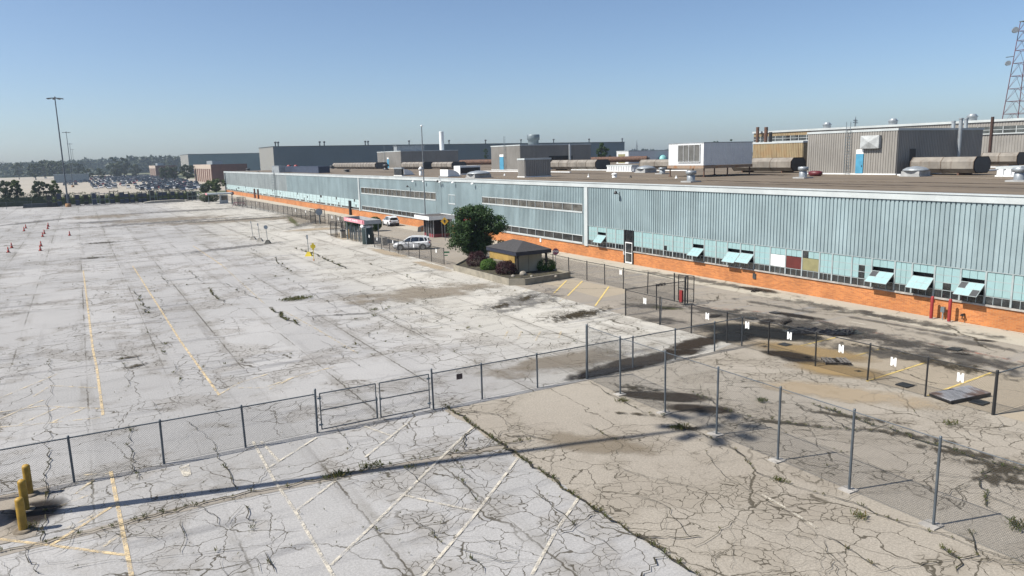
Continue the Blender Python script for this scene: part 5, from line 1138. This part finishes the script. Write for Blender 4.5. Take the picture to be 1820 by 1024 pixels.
# vents
def vent(px, py, tpy, lab, kind, w=None):
    C = G(px, py, Z); zt = FX(px, tpy, C.x).z-Z; e = empty('roof_vent', (C.x, C.y, Z), 0, lab, 'roof vent', 'vents on the gravel roof'); k = zt
    if kind == 'drum':
        MB().box(-.75,.75,-.75,.75,0,.14).build('curb', M('vent_curb_grey', (.45,.46,.46), .6), e); MB().lathe((0,0,.14),[(.42,0),(.42,k*.45),(.36,k*.5),(.36,k*.55),(.55,k*.58),(.55,k-.2),(.5,k-.14)],18).build('drum', galv, e)
    elif kind == 'dome':
        w = w or 1.0; MB().box(-w,w,-w,w,.1,k*.5).box(-w-.15,w+.15,-w-.15,w+.15,0,.1).build('curb', M('vent_curb_grey', (.45,.46,.46), .6), e); MB().lathe((0,0,k*.55),[(w*.8,-.15),(w*1.3,0),(w*1.25,k*.12),(w*.9,k*.3),(w*.3,k*.42),(.02,k*.44)],20).build('dome', galv, e)
    elif kind == 'mush':
        MB().lathe((0,0,0),[(.32,0),(.32,k*.45),(.22,k*.5),(.22,k*.6),(.42,k*.62),(.36,k*.8),(.15,k*.95),(.01,k)],14).build('vent_body', white, e)
    elif kind == 'pipe': MB().tube((0,0,0),(0,0,k),.07,n=6).lathe((0,0,0),[(.18,0),(.1,.2)],8).build('vent_pipe', white if w else black, e)
    elif kind == 'black': MB().lathe((0,0,0),[(.9,0),(.9,k*.2),(.6,k*.25),(.6,k*.6),(.95,k*.65),(.85,k*.95),(.3,k)],12).build('vent_body', dgrey, e)
    elif kind == 'scoop':
        m = MB(); P = [(0,0)]+[(w*math.sin(i*.3142/2), k*math.cos(i*.3142/2)) for i in range(11)]; m.prism([(a-w/2,-w*.7,b) for a,b in P], (0,w*1.4,0)); m.build('hood', white, e); MB().box(-w*.6,w*.6,-w*.8,w*.8,0,.12).build('curb', galv, e)
    elif kind == 'box':
        MB().box(0,w*1.6,0,w,0,k).build('box', white, e); MB().box(.1,w*1.6-.1,-.03,0,k*.15,k*.8).build('grille', black, e)
vent(1228,324,303.5,'galvanised drum vent standing in front of the white unit','drum'); vent(1427,317,296.5,'galvanised drum vent at the left of the large penthouse','drum'); vent(1177,309.5,298,'galvanised drum vent at the left of the white unit','drum')
vent(1811,323,298,'galvanised drum vent at the right edge of the roof','drum'); vent(1627,313.5,295,'large silver dome vent before the nearest duct','dome'); vent(1148,307,294,'silver dome vent behind the long ribbed box','dome',1.2)
vent(1092,316,307,'small white mushroom vent near the roof edge','mush'); vent(1202,317,312,'thin white vent pipe left of the galvanised drum','pipe',1); vent(1121,316,312,'thin black vent pipe near the mushroom vent','pipe'); vent(1046,315,309,'thin white vent pipe right of the dark-sided box','pipe',1); vent(897,312,308,'thin white vent pipe before the middle penthouse','pipe',1)
vent(1455,312,303.8,'small dark vent pipe at the penthouse wall foot','pipe'); vent(686,302,292,'black cowl vent below the distant penthouse','black'); vent(634,300,294,'black cowl vent on the far roof, right one','black'); vent(590,300,294.5,'black cowl vent on the far roof, left one','black'); vent(617,306,301,'small dark cowl vent near the roof edge','black')
vent(800,314,301,'white quarter-round scoop hood near the roof edge','scoop',2.2); vent(722,311,300.5,'white scoop hood beside the dark roof box','scoop',2.0); vent(818,311,295,'white box with dark grille near the roof edge','box',2.6); vent(851,316,303,'white round-topped vent with wide base','dome',1.4)
vent(748,312,296,'white stepped vent right of the flagpole','mush'); vent(441,303.5,299.5,'tiny black cowl on the distant roof edge','black')
e = house('roof_box', 715, 313, 701, 718, 298, 'dark ribbed box on the roof by the flagpole', dgrey, 'roof unit', capm=galv)
C = G(1108,305,Z)
def ribbox(cx, cy, lpx, rpx, tpy, lab): 
    e = house('louvred_box', cx, cy, lpx, rpx, tpy, lab, whr, 'roof unit', per=.7, dep=.14); return e
ribbox(1123,305.5,1079,1134,293.5,'long low white ribbed box on the middle roof'); ribbox(1812,314.5,1771,1845,296,'long low white ribbed box at the right end of the roof')
o = MB().lathe((0,0,0),[(.5,0),(.7,.2),(.7,.5),(.4,.6),(.1,.62)],12).build('red_roof_cap', M('dark_red_cap', (.16,.02,.03), .5)); o.location = G(1449,313,Z); o.scale = (1,1.2,1); tag(o, 'dark red round cap on the roof beside the large penthouse', 'roof vent')
for (px, lab) in ((514,'left red roof fan on the far roof'),(526.5,'right red roof fan on the far roof')):
    q = FX(px, 300, 62); o = MB().lathe((0,0,0),[(.55,0),(.55,.5),(.45,.6),(.6,.7),(.6,1.4),(.3,1.7)],12).build('roof_fan', M('bright_red_fan', (.36,.03,.03), .5)); o.location = (62, q.y, Z); o.scale = (1.25,1.25,1.2); tag(o, lab, 'fan', 'red roof fans')
C = G(565,305.5,Z); o = MB().box(0,3,0,45,0,1.6).box(-.05,3.05,-.05,45.05,1.6,1.7).build('roof_box', M('dark_blue_box', (.05,.07,.12), .6)); q = FX(566,304,54); o.location = (54, q.y, Z); tag(o, 'long low dark blue box on the far roof edge', 'roof unit')
q = FX(496,304,50.5); o = MB().box(0,1.8,0,9,0,1.9).box(-.08,1.88,-.08,9.08,1.9,2.0).build('roof_box', galv); o.location = (50.5, q.y, Z); tag(o, 'galvanised box at the top of the facade ladder', 'roof unit')
e = house('roof_house', 1425, 303, 1337, 1436, 250.5, 'rust-stained tan ribbed roof box left of the large penthouse', rbt, rx=5)
e = house('roof_house', 1117, 291, 1096, 1152, 268, 'small white fronted roof house by the roof tree', whr, rx=28); y = unroll(e)[1]; MB().box(-.1,-.05,y*.28,y*.85,.1,unroll(e)[2]*.75).build('shutter', khaki, e)
# far-right long building with clerestory windows
XB = 152; yb0 = FX(1340, 240, XB).y; zt = FX(1820, 214, XB).z; za = FX(1820, 222.5, XB).z; zb = FX(1820, 235, XB).z; ymid = FX(1440, 240, XB).y; yE = -20
e = empty('clerestory_building', (XB, yb0, 0), 0, 'long pale building beyond the roof with a ribbon of windows under its eaves', 'building'); m = MB(); m2 = MB()
def rel(m): 
    m.v = [(a-XB, b-yb0, c) for a,b,c in m.v]; return m
rel(MB().corr((XB,yb0),(XB,ymid),za,zt,(-1,0),.5,.06).corr((XB,yb0),(XB,ymid),RZ,zb-.2,(-1,0),.5,.06)).build('stained_wall', rbt, e); rel(MB().corr((XB,ymid),(XB,yE),za,zt,(-1,0),.5,.06).corr((XB,ymid),(XB,yE),RZ,zb-.2,(-1,0),.5,.06)).build('wall', gribl, e)
rel(MB().box(XB-.3,XB+30,yE,yb0+.3,zt,zt+.45)).build('roof', fasc, e); rel(MB().box(XB-.3,XB+.1,yE,yb0,zb-.2,zb)).build('sill', fasc, e); rel(MB().box(XB+.2,XB+30,yE,yb0+.2,0,zt-.01)).build('end_wall', brownb, e)
n = 34
for i in range(n):
    ya = yE+(yb0-yE)*i/n; yc = yE+(yb0-yE)*(i+1)/n; w = rel(MB().box(XB-.02,XB+.02,ya+.12,yc-.12,zb,za)).build('window', gdark, e); m = MB()
    for k in (0, .5): m.box(XB-.08,XB+.03,ya+(yc-ya)*k-.06,ya+(yc-ya)*k+.06,zb+.001,za-.001)
    m.box(XB-.06,XB+.02,ya+.13,yc-.13,(za+zb)/2-.04,(za+zb)/2+.04); rel(m).build('window_frame', fasc, w)
for (px, py, tpy, X, lab, r, mt) in [(1759,270,208,140,'tall rust-dark stack before the clerestory building',.26,M('dark_rust', (.07,.035,.025), .8)),(1346,250,226,150.5,'thin rusty flue by the brick end of the clerestory building',.4,rustm),(1361,250,226,148,'tall rusty flue at the stained wall',.45,rustm),(1369,252,235,147,'short dark flue at the stained wall',.4,black)]:
    q = FX(px, py, X); zt_ = FX(px, tpy, X).z; o = MB().tube((0,0,0),(0,0,zt_-Z),r,n=10).build('flue_pipe', mt); o.location = (X, q.y, Z); tag(o, lab, 'pipe')
for (px, lab) in ((1470,'small roof fan on the clerestory building, left'),(1587,'small roof fan on the clerestory building, middle'),(1727,'small roof fan on the clerestory building, right')):
    q = FX(px, 220, XB+6); o = MB().lathe((0,0,0),[(.9,0),(.9,.8),(1.1,.9),(.6,1.5)],12).build('roof_fan', galv); o.location = (XB+6, q.y, FX(1820,214,XB).z+.45); tag(o, lab, 'fan')

# ================================================================== DISTANT PLACES
farw = M('distant_warehouse_wall', (.10,.14,.18), .7, var=.1, sc=.05); farl = M('distant_warehouse_end', (.42,.41,.38), .7, var=.1); teal = M('teal_warehouse_wall', (.14,.23,.25), .7, var=.1, sc=.05)
def block(name, lpx, cpx, rpx, py, Y, lab, mside, mface, zb=0, dz=None):
    C = FY(cpx, py, Y); yl = FX(lpx, py, C.x).y; xr = FY(rpx, py, Y).x; e = empty(name, (C.x, Y, 0), 0, lab, 'building'); L = yl-Y; Wd = xr-C.x; H = C.z
    per = .9
    MB().corr((0,L),(0,0),0,H-.6,(-1,0),per,.12).build('end_wall', mside, e); MB().corr((0,0),(Wd,0),0,H-.6,(0,-1),per,.12).build('front_wall', mface, e)
    MB().box(-.3,Wd+.3,-.3,L+.3,H-.6,H).box(.2,Wd,.2,L,H-1,H-.61).box(Wd-.2,Wd,.2,L,0,H-1.01).box(.2,Wd-.2,L-.2,L,0,H-1.02).build('roof', dgrey, e); return e
block('warehouse', 460, 485, 1110, 260, 620, 'huge dark blue-grey warehouse filling the skyline behind the roof', farl, farw)
block('warehouse', 320, 334, 470, 274, 950, 'distant teal warehouse at the left of the skyline', farl, teal)
for i, (px, Y) in enumerate([(490,621),(495,621),(569,621),(577,621),(650,621),(655,621),(728,621),(799,621),(864,621),(1048,621),(1107,621),(985,621),(927,621)]):
    q = FY(px, 258, Y+1); o = MB().tube((0,0,0),(0,0,2.6),.5,n=8).lathe((0,0,2.4),[(.9,0),(1.1,.9),(.5,1.3)],8).build('roof_vent', dgrey); o.location = (q.x, Y+2, FY(485,260,620).z); tag(o, 'dark vent on the warehouse skyline, %s from the left' % ORD[i], 'roof vent', 'vents along the warehouse skyline')
def brickb(lpx, cpx, rpx, tpy, Y, lab):
    C = FY(cpx, tpy, Y); yl = FX(lpx, tpy, C.x).y; xr = FY(rpx, tpy, Y).x; L = yl-Y; Wd = xr-C.x; H = C.z; e = empty('brick_building', (C.x, Y, 0), 0, lab, 'building', 'brown brick office buildings')
    MB().box(0,Wd,0,L,-1,H).build('brick_wall', brownb, e); MB().box(-.25,.0,0,L,H-2.6,H+.05).build('pale_band', M('pale_stone_band', (.55,.46,.38), .8), e); m = MB()
    for i in range(9): y = L*(i+.2)/9; m.box(-.2,0,y,y+L/30,-1,H-2.61)
    m.build('pilasters', M('pale_stone_band', (.5,.4,.3)), e); MB().box(.5,Wd-.5,.5,L-.5,H+.01,H+.05).build('roof', dgrey, e); MB().box(Wd*.2,Wd*.5,L*.3,L*.6,H+.05,H+2.2).build('roof_unit', galv, e)
brickb(344, 375, 439, 292.5, 470, 'long brown brick office building with pale band, nearest the factory'); brickb(265, 276, 314, 294.5, 760, 'smaller brown brick office building farther left')
q = FY(110, 318, 640); o = MB().box(-11,11,-4,4,0,5.5).box(-11.3,11.3,-4.3,4.3,5.5,6).build('site_shed', M('shed_blue_grey', (.3,.36,.4))); o.location = (FY(127,313,640).x, 640, 0); tag(o, 'low pale shed at the far side of the distant car park', 'shed')
# woodland
def woods(lab, segs, seed, mat, size, zlow=0, cat=None):
    m = MB(); rr = random.Random(seed)
    for (pa, pb, ta, tb, Y, step) in segs:
        px = pa
        while px < pb:
            t = (px-pa)/max(1, pb-pa); tpy = ta+(tb-ta)*t+rr.uniform(-1.3,1.6); q = FY(px, tpy, Y+rr.uniform(-14,14)); w = step*q.y/FPX*rr.uniform(.9,1.5); h = max(3, q.z)
            for s in range(3):
                hh_ = h*(1-.28*s); yy = q.y-s*w*.8
                m.lathe((q.x+rr.uniform(-w,w)*.3, yy+w*.5, -2), [(w*.75,0),(w*.9,hh_*.4),(w*.55,hh_*.8),(.1,hh_*.93)], 7, False)
                leaves(m, rr, (q.x+rr.uniform(-w,w)*.5, yy, hh_*.55), (w*1.05, w*.9, hh_*.47), 90, size*q.y/900, .75)
            px += step
    o = m.build('woodland', mat, fix=False); tag(o, lab, kind='stuff'); return o
lw = leafmat('woodland_leaf', (.018,.032,.016), (.04,.06,.024))
woods('dark woodland along the left horizon', [(-60,60,291,289,1250,6),(150,330,282,281,1500,6),(225,322,278.5,277,1250,5),(60,160,288,284,1350,6),(-60,200,304,302,1150,9)], 3, lw, 2.3)
woods('low distant woodland beyond the roof', [(1108,1200,266,267,1300,6),(1150,1200,269,266,1000,8),(1270,1345,271,270,1300,6),(330,470,283,280,1900,7)], 4, lw, 2.3)
def fartree(px, tpy, Y, wpx, lab, seed, z=0, name='tree', n=26, lf=lfar, grp='trees at the far side'):
    q = FY(px, tpy, Y); r = wpx/2*Y/FPX*1.1; tree(name, q.x, Y, q.z-z, r, lab, lf, seed, n, 70, r*.12, r*.07, .12, group=grp, z=z)
for i, (px, t, Y, w, lab) in enumerate([(76,284,900,22,'broad dark tree behind the tallest lamp mast'),(94,283,880,26,'dark round tree left of the tallest lamp mast'),(60,290,820,20,'tree at the far left beyond the car park'),(30,287,900,14,'thin tree at the far left skyline'),(110,288,860,22,'dark tree just right of the tallest lamp mast'),(132,290,840,22,'dark tree between the lamp masts'),
    (199,277,800,13,'slim tall tree breaking the skyline'),(218,279,790,18,'tall dark tree right of the slim tall tree'),(205,290,780,22,'lower bushy tree under the slim tall tree'),(240,292,800,16,'small tree left of the brick building'),(156,300,700,12,'small round tree behind the car park'),(178,296,700,12,'second small round tree behind the car park'),
    (292,296,600,20,'dark tree before the farther brick building'),(308,296,560,18,'dark tree right of the farther brick building'),(330,292,540,24,'dark tree left of the nearer brick building'),(144,305,640,10,'low shrubby tree at the car park edge')]): fartree(px, t, Y, w, lab, 40+i)
fartree(1071, 250, 235, 30, 'leafy tree rising behind the middle roof ducts', 71, 0, lf=lg, grp=None, n=46); fartree(862, 261, 330, 14, 'dark tree between the distant penthouses', 72, 0, lf=lg, grp=None, n=34)
fartree(1304, 243, 400, 24, 'round tree top above the white roof unit', 73, 0, lf=lg, grp=None); fartree(1272, 247, 400, 16, 'smaller tree top left of the round tree', 74, 0, lf=lg, grp=None)
# hedge and trees at the far end of the lot
def hedge(x0, x1, y, h, d, lab, seed, mat):
    m = MB(); rr = random.Random(seed); x = x0; m.box(x0+.5,x1-.5,y-d*.35,y+d*.35,0,h*.62); c0 = (x0+x1)/2
    while x < x1:
        hh_ = h*rr.uniform(.75, 1.15); leaves(m, rr, (x, y+rr.uniform(-d*.2,d*.2), hh_*.5), (rr.uniform(1.2,2.2), d*.6, hh_*.55), 240, .2, .6); x += 1.4
    o = m.build('hedge', mat, fix=False)
    for v in o.data.vertices: v.co -= Vector((c0, y, 0))
    o.location = (c0, y, 0); tag(o, lab, 'hedge')
xa = lambda px, Y: FY(px, 345, Y).x
hedge(xa(100,263), xa(352,263), 263, 3.2, 4.5, 'long overgrown green hedge behind the dark storage racks', 1, leafmat('hedge_leaf', (.03,.055,.012), (.08,.12,.02)))
hedge(xa(-40,268), xa(104,268), 268, 4.0, 6, 'dark overgrown hedge at the far left end of the lot', 2, lfar)
for i, (px, tpy, w, lab) in enumerate([(66,320,22,'bushy tree standing in the dark left hedge'),(92,318,22,'light green ragged tree in the left hedge by the lamp mast'),(26,318,18,'thin pale tree in the left hedge'),(4,318,22,'dark tree cut by the left edge of the picture'),(384,317,32,'round green tree at the corner of the factory'),(366,326,20,'lower dark tree left of the factory corner')]):
    Y = 266 if px < 200 else 300; q = FY(px, tpy, Y); r = w/2*Y/FPX; tree('tree', q.x, Y+2, q.z, r, lab, lfar if i in (0,3,5) else leafmat('hedge_leaf', (.03,.055,.012), (.08,.12,.02)), 90+i, 34, 110, .26, .16, .15, group='trees at the lot end')
# dark storage racks and containers in a row
rackb = M('dark_blue_rack', (.018,.035,.085), .6, var=.4, sc=1.5); rackk = M('dark_rack', (.016,.018,.022), .6, var=.4, sc=1.5)
rr = random.Random(17); i = 0; px = 84
while px < 352:
    wpx = rr.uniform(12, 22)
    Yc = 249.5+rr.uniform(-1, 1); x0 = FY(px, 360, Yc).x; x1 = FY(px+wpx-2, 360, Yc).x; h = rr.uniform(2.9, 3.8)*(1 if px < 270 else .9); e = empty('storage_rack', (x0, Yc, 0), 0, '%s dark steel storage rack from the left in the row at the lot end' % (ORD[i] if i < 15 else '%dth' % (i+1)), 'rack', 'dark storage racks'); Wd = x1-x0
    m = MB()
    for a in range(int(Wd/1.2)+2): 
        xx = min(a*1.2, Wd)
        for b in (0, 1.6): m.box(xx-.05,xx+.05,b-.05,b+.05,0,h+rr.uniform(0,.5))
    for z in (.2, h*.5, h): m.box(0,Wd,-.04,.04,z,z+.09).box(0,Wd,1.56,1.64,z,z+.09)
    m.build('frame', steelbl if rr.random() < .3 else rackk, e); m = MB()
    for a in range(int(Wd/1.2)):
        for lv_ in (0, 1):
            if True: m.box(a*1.2+.08,a*1.2+1.1,.1,1.5,.3+lv_*h*.5,.3+lv_*h*.5+h*.40*rr.uniform(.6,1))
    if m.v: m.build('bins', rackb if rr.random() < .5 else rackk, e)
    px += wpx; i += 1
o = MB().prism([(0,0,0),(11,0,0),(11,0,.5),(9,0,.75),(2,0,.6),(0,0,.3)], (0,3,0)).build('concrete_slab_pile', conc); o.location = (FY(256,362,247).x, 246, 0); tag(o, 'pale low slab pile in front of the dark racks', 'slabs')
o = MB().box(0,9,0,2,0,1.1,taper=.25).build('scrap_skip', dgrey); o.location = (FY(84,362,252).x-6, 252, 0); tag(o, 'dark low skip left of the tallest lamp mast', 'skip')
# far gate booth, bushes, red rails
q = FY(398, 358, 225); e = empty('gate_booth', (q.x, 225, 0), 0, 'small pale booth with flat roof at the far end of the fence', 'booth'); MB().box(-1,1,-1,1,0,2.4).build('wall', gwall, e); MB().box(-4.5,2.2,-1.6,2,2.6,3.0).build('roof', fasc, e); MB().box(-4.55,-4.5,-1.6,2,2.55,3.05).build('red_edge', pinkm, e); MB().box(-.8,.8,-1.03,-1,1,2.1).build('window', gdark, e)
for a in (-4.2, 2.0): MB().tube((a,-1.4,0),(a,-1.4,2.6),.08,n=6).build('post', steelbl, e)
for k, (px, lab) in enumerate(((366,'dark rounded bush left of the far booth'),(378,'second dark rounded bush by the far booth'))):
    b = empty('round_bush', (FY(px,355,238).x, 238, 0), 0, lab, 'bush'); m = MB(); leaves(m, random.Random(k), (0,0,1.2), (1.9,1.9,1.3), 1500, .16, .6, .1); m.build('foliage', lfar, b, fix=False); MB().tube((0,0,0),(0,0,1),.08,n=5).build('stem', M('tree_bark', (.1,.075,.05)), b)
p = M('maroon_rail', (.22,.05,.09), .6); a = G(417,367); b = G(434,367); e = empty('barrier_rail', a, 0, 'low maroon barrier rail at the far end of the fence', 'barrier'); d = b-a
MB().tube((0,0,1),(d.x,d.y,1),.08,n=6).tube((0,0,.6),(d.x,d.y,.6),.06,n=6).build('rail', p, e)
for k in (0,1): MB().tube((d.x*k-.5,d.y*k,0),(d.x*k,d.y*k,1.05),.07,n=6).tube((d.x*k+.5,d.y*k,0),(d.x*k,d.y*k,1.05),.07,n=6).build('leg', p, e)
c = G(414,360); e = empty('stop_sign', (c.x,c.y,0), R(-15), 'far faded stop sign by the end booth', 'sign'); MB().tube((0,.05,0),(0,.05,2.6),.05,n=5).build('post', steelbl, e); q = MB().prism(ngon_plate(8,.5,.01,R(22.5)), (0,.02,0)).build('sign_plate', M('faded_stop_red', (.17,.05,.09)), e); q.location = (0,0,2.6)
# lattice radio mast at the right edge
D = 300.0; bL = ray(1788,213); k = D/bL.length; cx = (Vector((0,0,HC))+ray(1816,213)*(D/ray(1816,213).length)); zt = HC+(ray(1818,37)*(D/ray(1818,37).length)).z; zb_ = cx.z; hw = 23*D/FPX/1.414*1.05; H = zt; w_t = 12*D/FPX/1.414*1.05
e = empty('radio_mast', (cx.x, cx.y, 0), R(-7), 'tall red and grey lattice radio mast at the right edge with dish antennas', 'mast'); slope = (hw-w_t)/(zt-zb_); hb = hw+slope*zb_
redl = M('faded_red_mast_paint', (.22,.05,.06), .6, var=.3, sc=.2, c2=(.09,.06,.08)); m = MB()
hwz = lambda z: hb-slope*z
sgn = [(-1,-1),(1,-1),(1,1),(-1,1)]
for s in sgn: m.tube((s[0]*hb,s[1]*hb,0),(s[0]*w_t,s[1]*w_t,zt),.17,.11,n=5)
m.build('legs', redl, e); m = MB(); z = zb_-6
while z < zt-1:
    st = 4.0 if z < zt*.75 else 3.0; z2 = min(z+st, zt); a, b = hwz(z), hwz(z2)
    for i in range(4):
        s, t = sgn[i], sgn[(i+1) % 4]; m.tube((s[0]*a,s[1]*a,z),(t[0]*a,t[1]*a,z),.075,n=4); mx, my = (s[0]+t[0])/2*b, (s[1]+t[1])/2*b
        m.tube((s[0]*a,s[1]*a,z),(mx,my,z2),.055,n=4); m.tube((t[0]*a,t[1]*a,z),(mx,my,z2),.055,n=4)
    z = z2
m.build('lattice', redl, e); MB().box(-w_t*1.15,w_t*1.15,-w_t*1.15,w_t*1.15,zt,zt+.2).tube((0,0,zt),(0,0,zt+1.5),.1,n=5).build('top_platform', steelbl, e)
for (dz, r, s) in ((2.6,.95,1.15),(12.8,.8,1.2)):
    z = zt-dz; a = hwz(z)*s; d = MB().tube((-a-1.0,a+.2,z),(-a-1.6,a-.6,z),r*.9,r,n=14).tube((-a,a,z),(-a-1.1,a+.1,z),.15,n=5).build('dish_antenna', galv, e)
z = zt-10.6; a = hwz(z); MB().tube((-a,a,z),(-a-1.6,a+1.6,z-.2),.14,n=5).build('aerial_arm', steelbl, e)
# power line pylons
def pylon(px, tpy, Y, lab, H=38):
    q = FY(px, tpy, Y); H = q.z; e = empty('pylon', (q.x, Y, 0), R(20), lab, 'pylon', 'power line pylons'); m = MB()
    for s in sgn: m.tube((s[0]*4,s[1]*4,0),(s[0]*.6,s[1]*.6,H*.75),.28,n=4).tube((s[0]*.6,s[1]*.6,H*.75),(0,0,H),.22,n=4)
    for i in range(9):
        z = H*.75*i/9; a = 4-3.4*i/9
        for k in range(4): s, t = sgn[k], sgn[(k+1) % 4]; m.tube((s[0]*a,s[1]*a,z),(t[0]*(a-.4),t[1]*(a-.4),z+H/12),.16,n=4)
    m.build('lattice', M('pylon_steel', (.10,.11,.13), .6), e)
    for z, w in ((.90,1.0),(.85,1.15)): 
        if Y < 900: MB().tube((-H*.17*w,0,H*z),(H*.17*w,0,H*z),.35,n=4).tube((-H*.17*w,0,H*z),(0,0,H*z+2),.2,n=4).tube((H*.17*w,0,H*z),(0,0,H*z+2),.2,n=4).build('cross_arm', M('pylon_steel', (.1,.11,.13)), e)
pylon(1521, 207, 560, 'power line pylon with two wide arms above the large penthouse'); pylon(1132, 249, 1400, 'tiny distant pylon beyond the warehouse'); pylon(5, 286, 1500, 'tiny distant pylon at the left edge')
# distant coloured roof things and yard clutter beyond
q = FY(1178, 272, 190); e = empty('blue_hood', (q.x, 190, Z), 0, 'pale turquoise curved hood with red base behind the white unit', 'roof vent'); MB().lathe((0,0,.9),[(1.5,0),(1.45,.5),(1.1,1.1),(.5,1.5),(.02,1.6)],14).build('hood', M('turquoise_metal', (.25,.60,.60), .5), e); MB().lathe((0,0,0),[(1.9,0),(1.9,.9)],14).build('base', M('red_base', (.40,.05,.06), .6), e)
q = FY(1145, 280, 185); e = empty('roof_fan', (q.x, 185, Z), 0, 'tan dome fan behind the rusty pipe', 'fan'); MB().lathe((0,0,0),[(1.2,0),(1.2,1.2),(1.9,1.4),(1.6,2.0),(.5,2.3)],14).build('dome', ductm, e)
# ================================================================== HAZE
hz = N('haze_air'); hz.t.nodes.remove(hz.b); pv = hz.n('ShaderNodeVolumePrincipled'); pv.inputs['Color'].default_value = (.72,.86,1.0,1); pv.inputs['Density'].default_value = .00019; pv.inputs['Anisotropy'].default_value = .35
hz.l(pv.outputs[0], hz.out.inputs['Volume'])
o = MB().box(-1500,1700,-120,2300,-3.1,75).build('haze', hz.m); tag(o, kind='stuff', label='pale summer haze over the whole place')
# the ground reaches past the haze: cut it back so the box encloses it
g = bpy.data.objects['ground']
for v, (x, y) in zip(g.data.vertices, ((-1490,-110),(1690,-110),(1690,2290),(-1490,2290))): v.co.x, v.co.y = x, y
for ob in list(bpy.data.objects):
    if 'dims' in ob: del ob['dims']
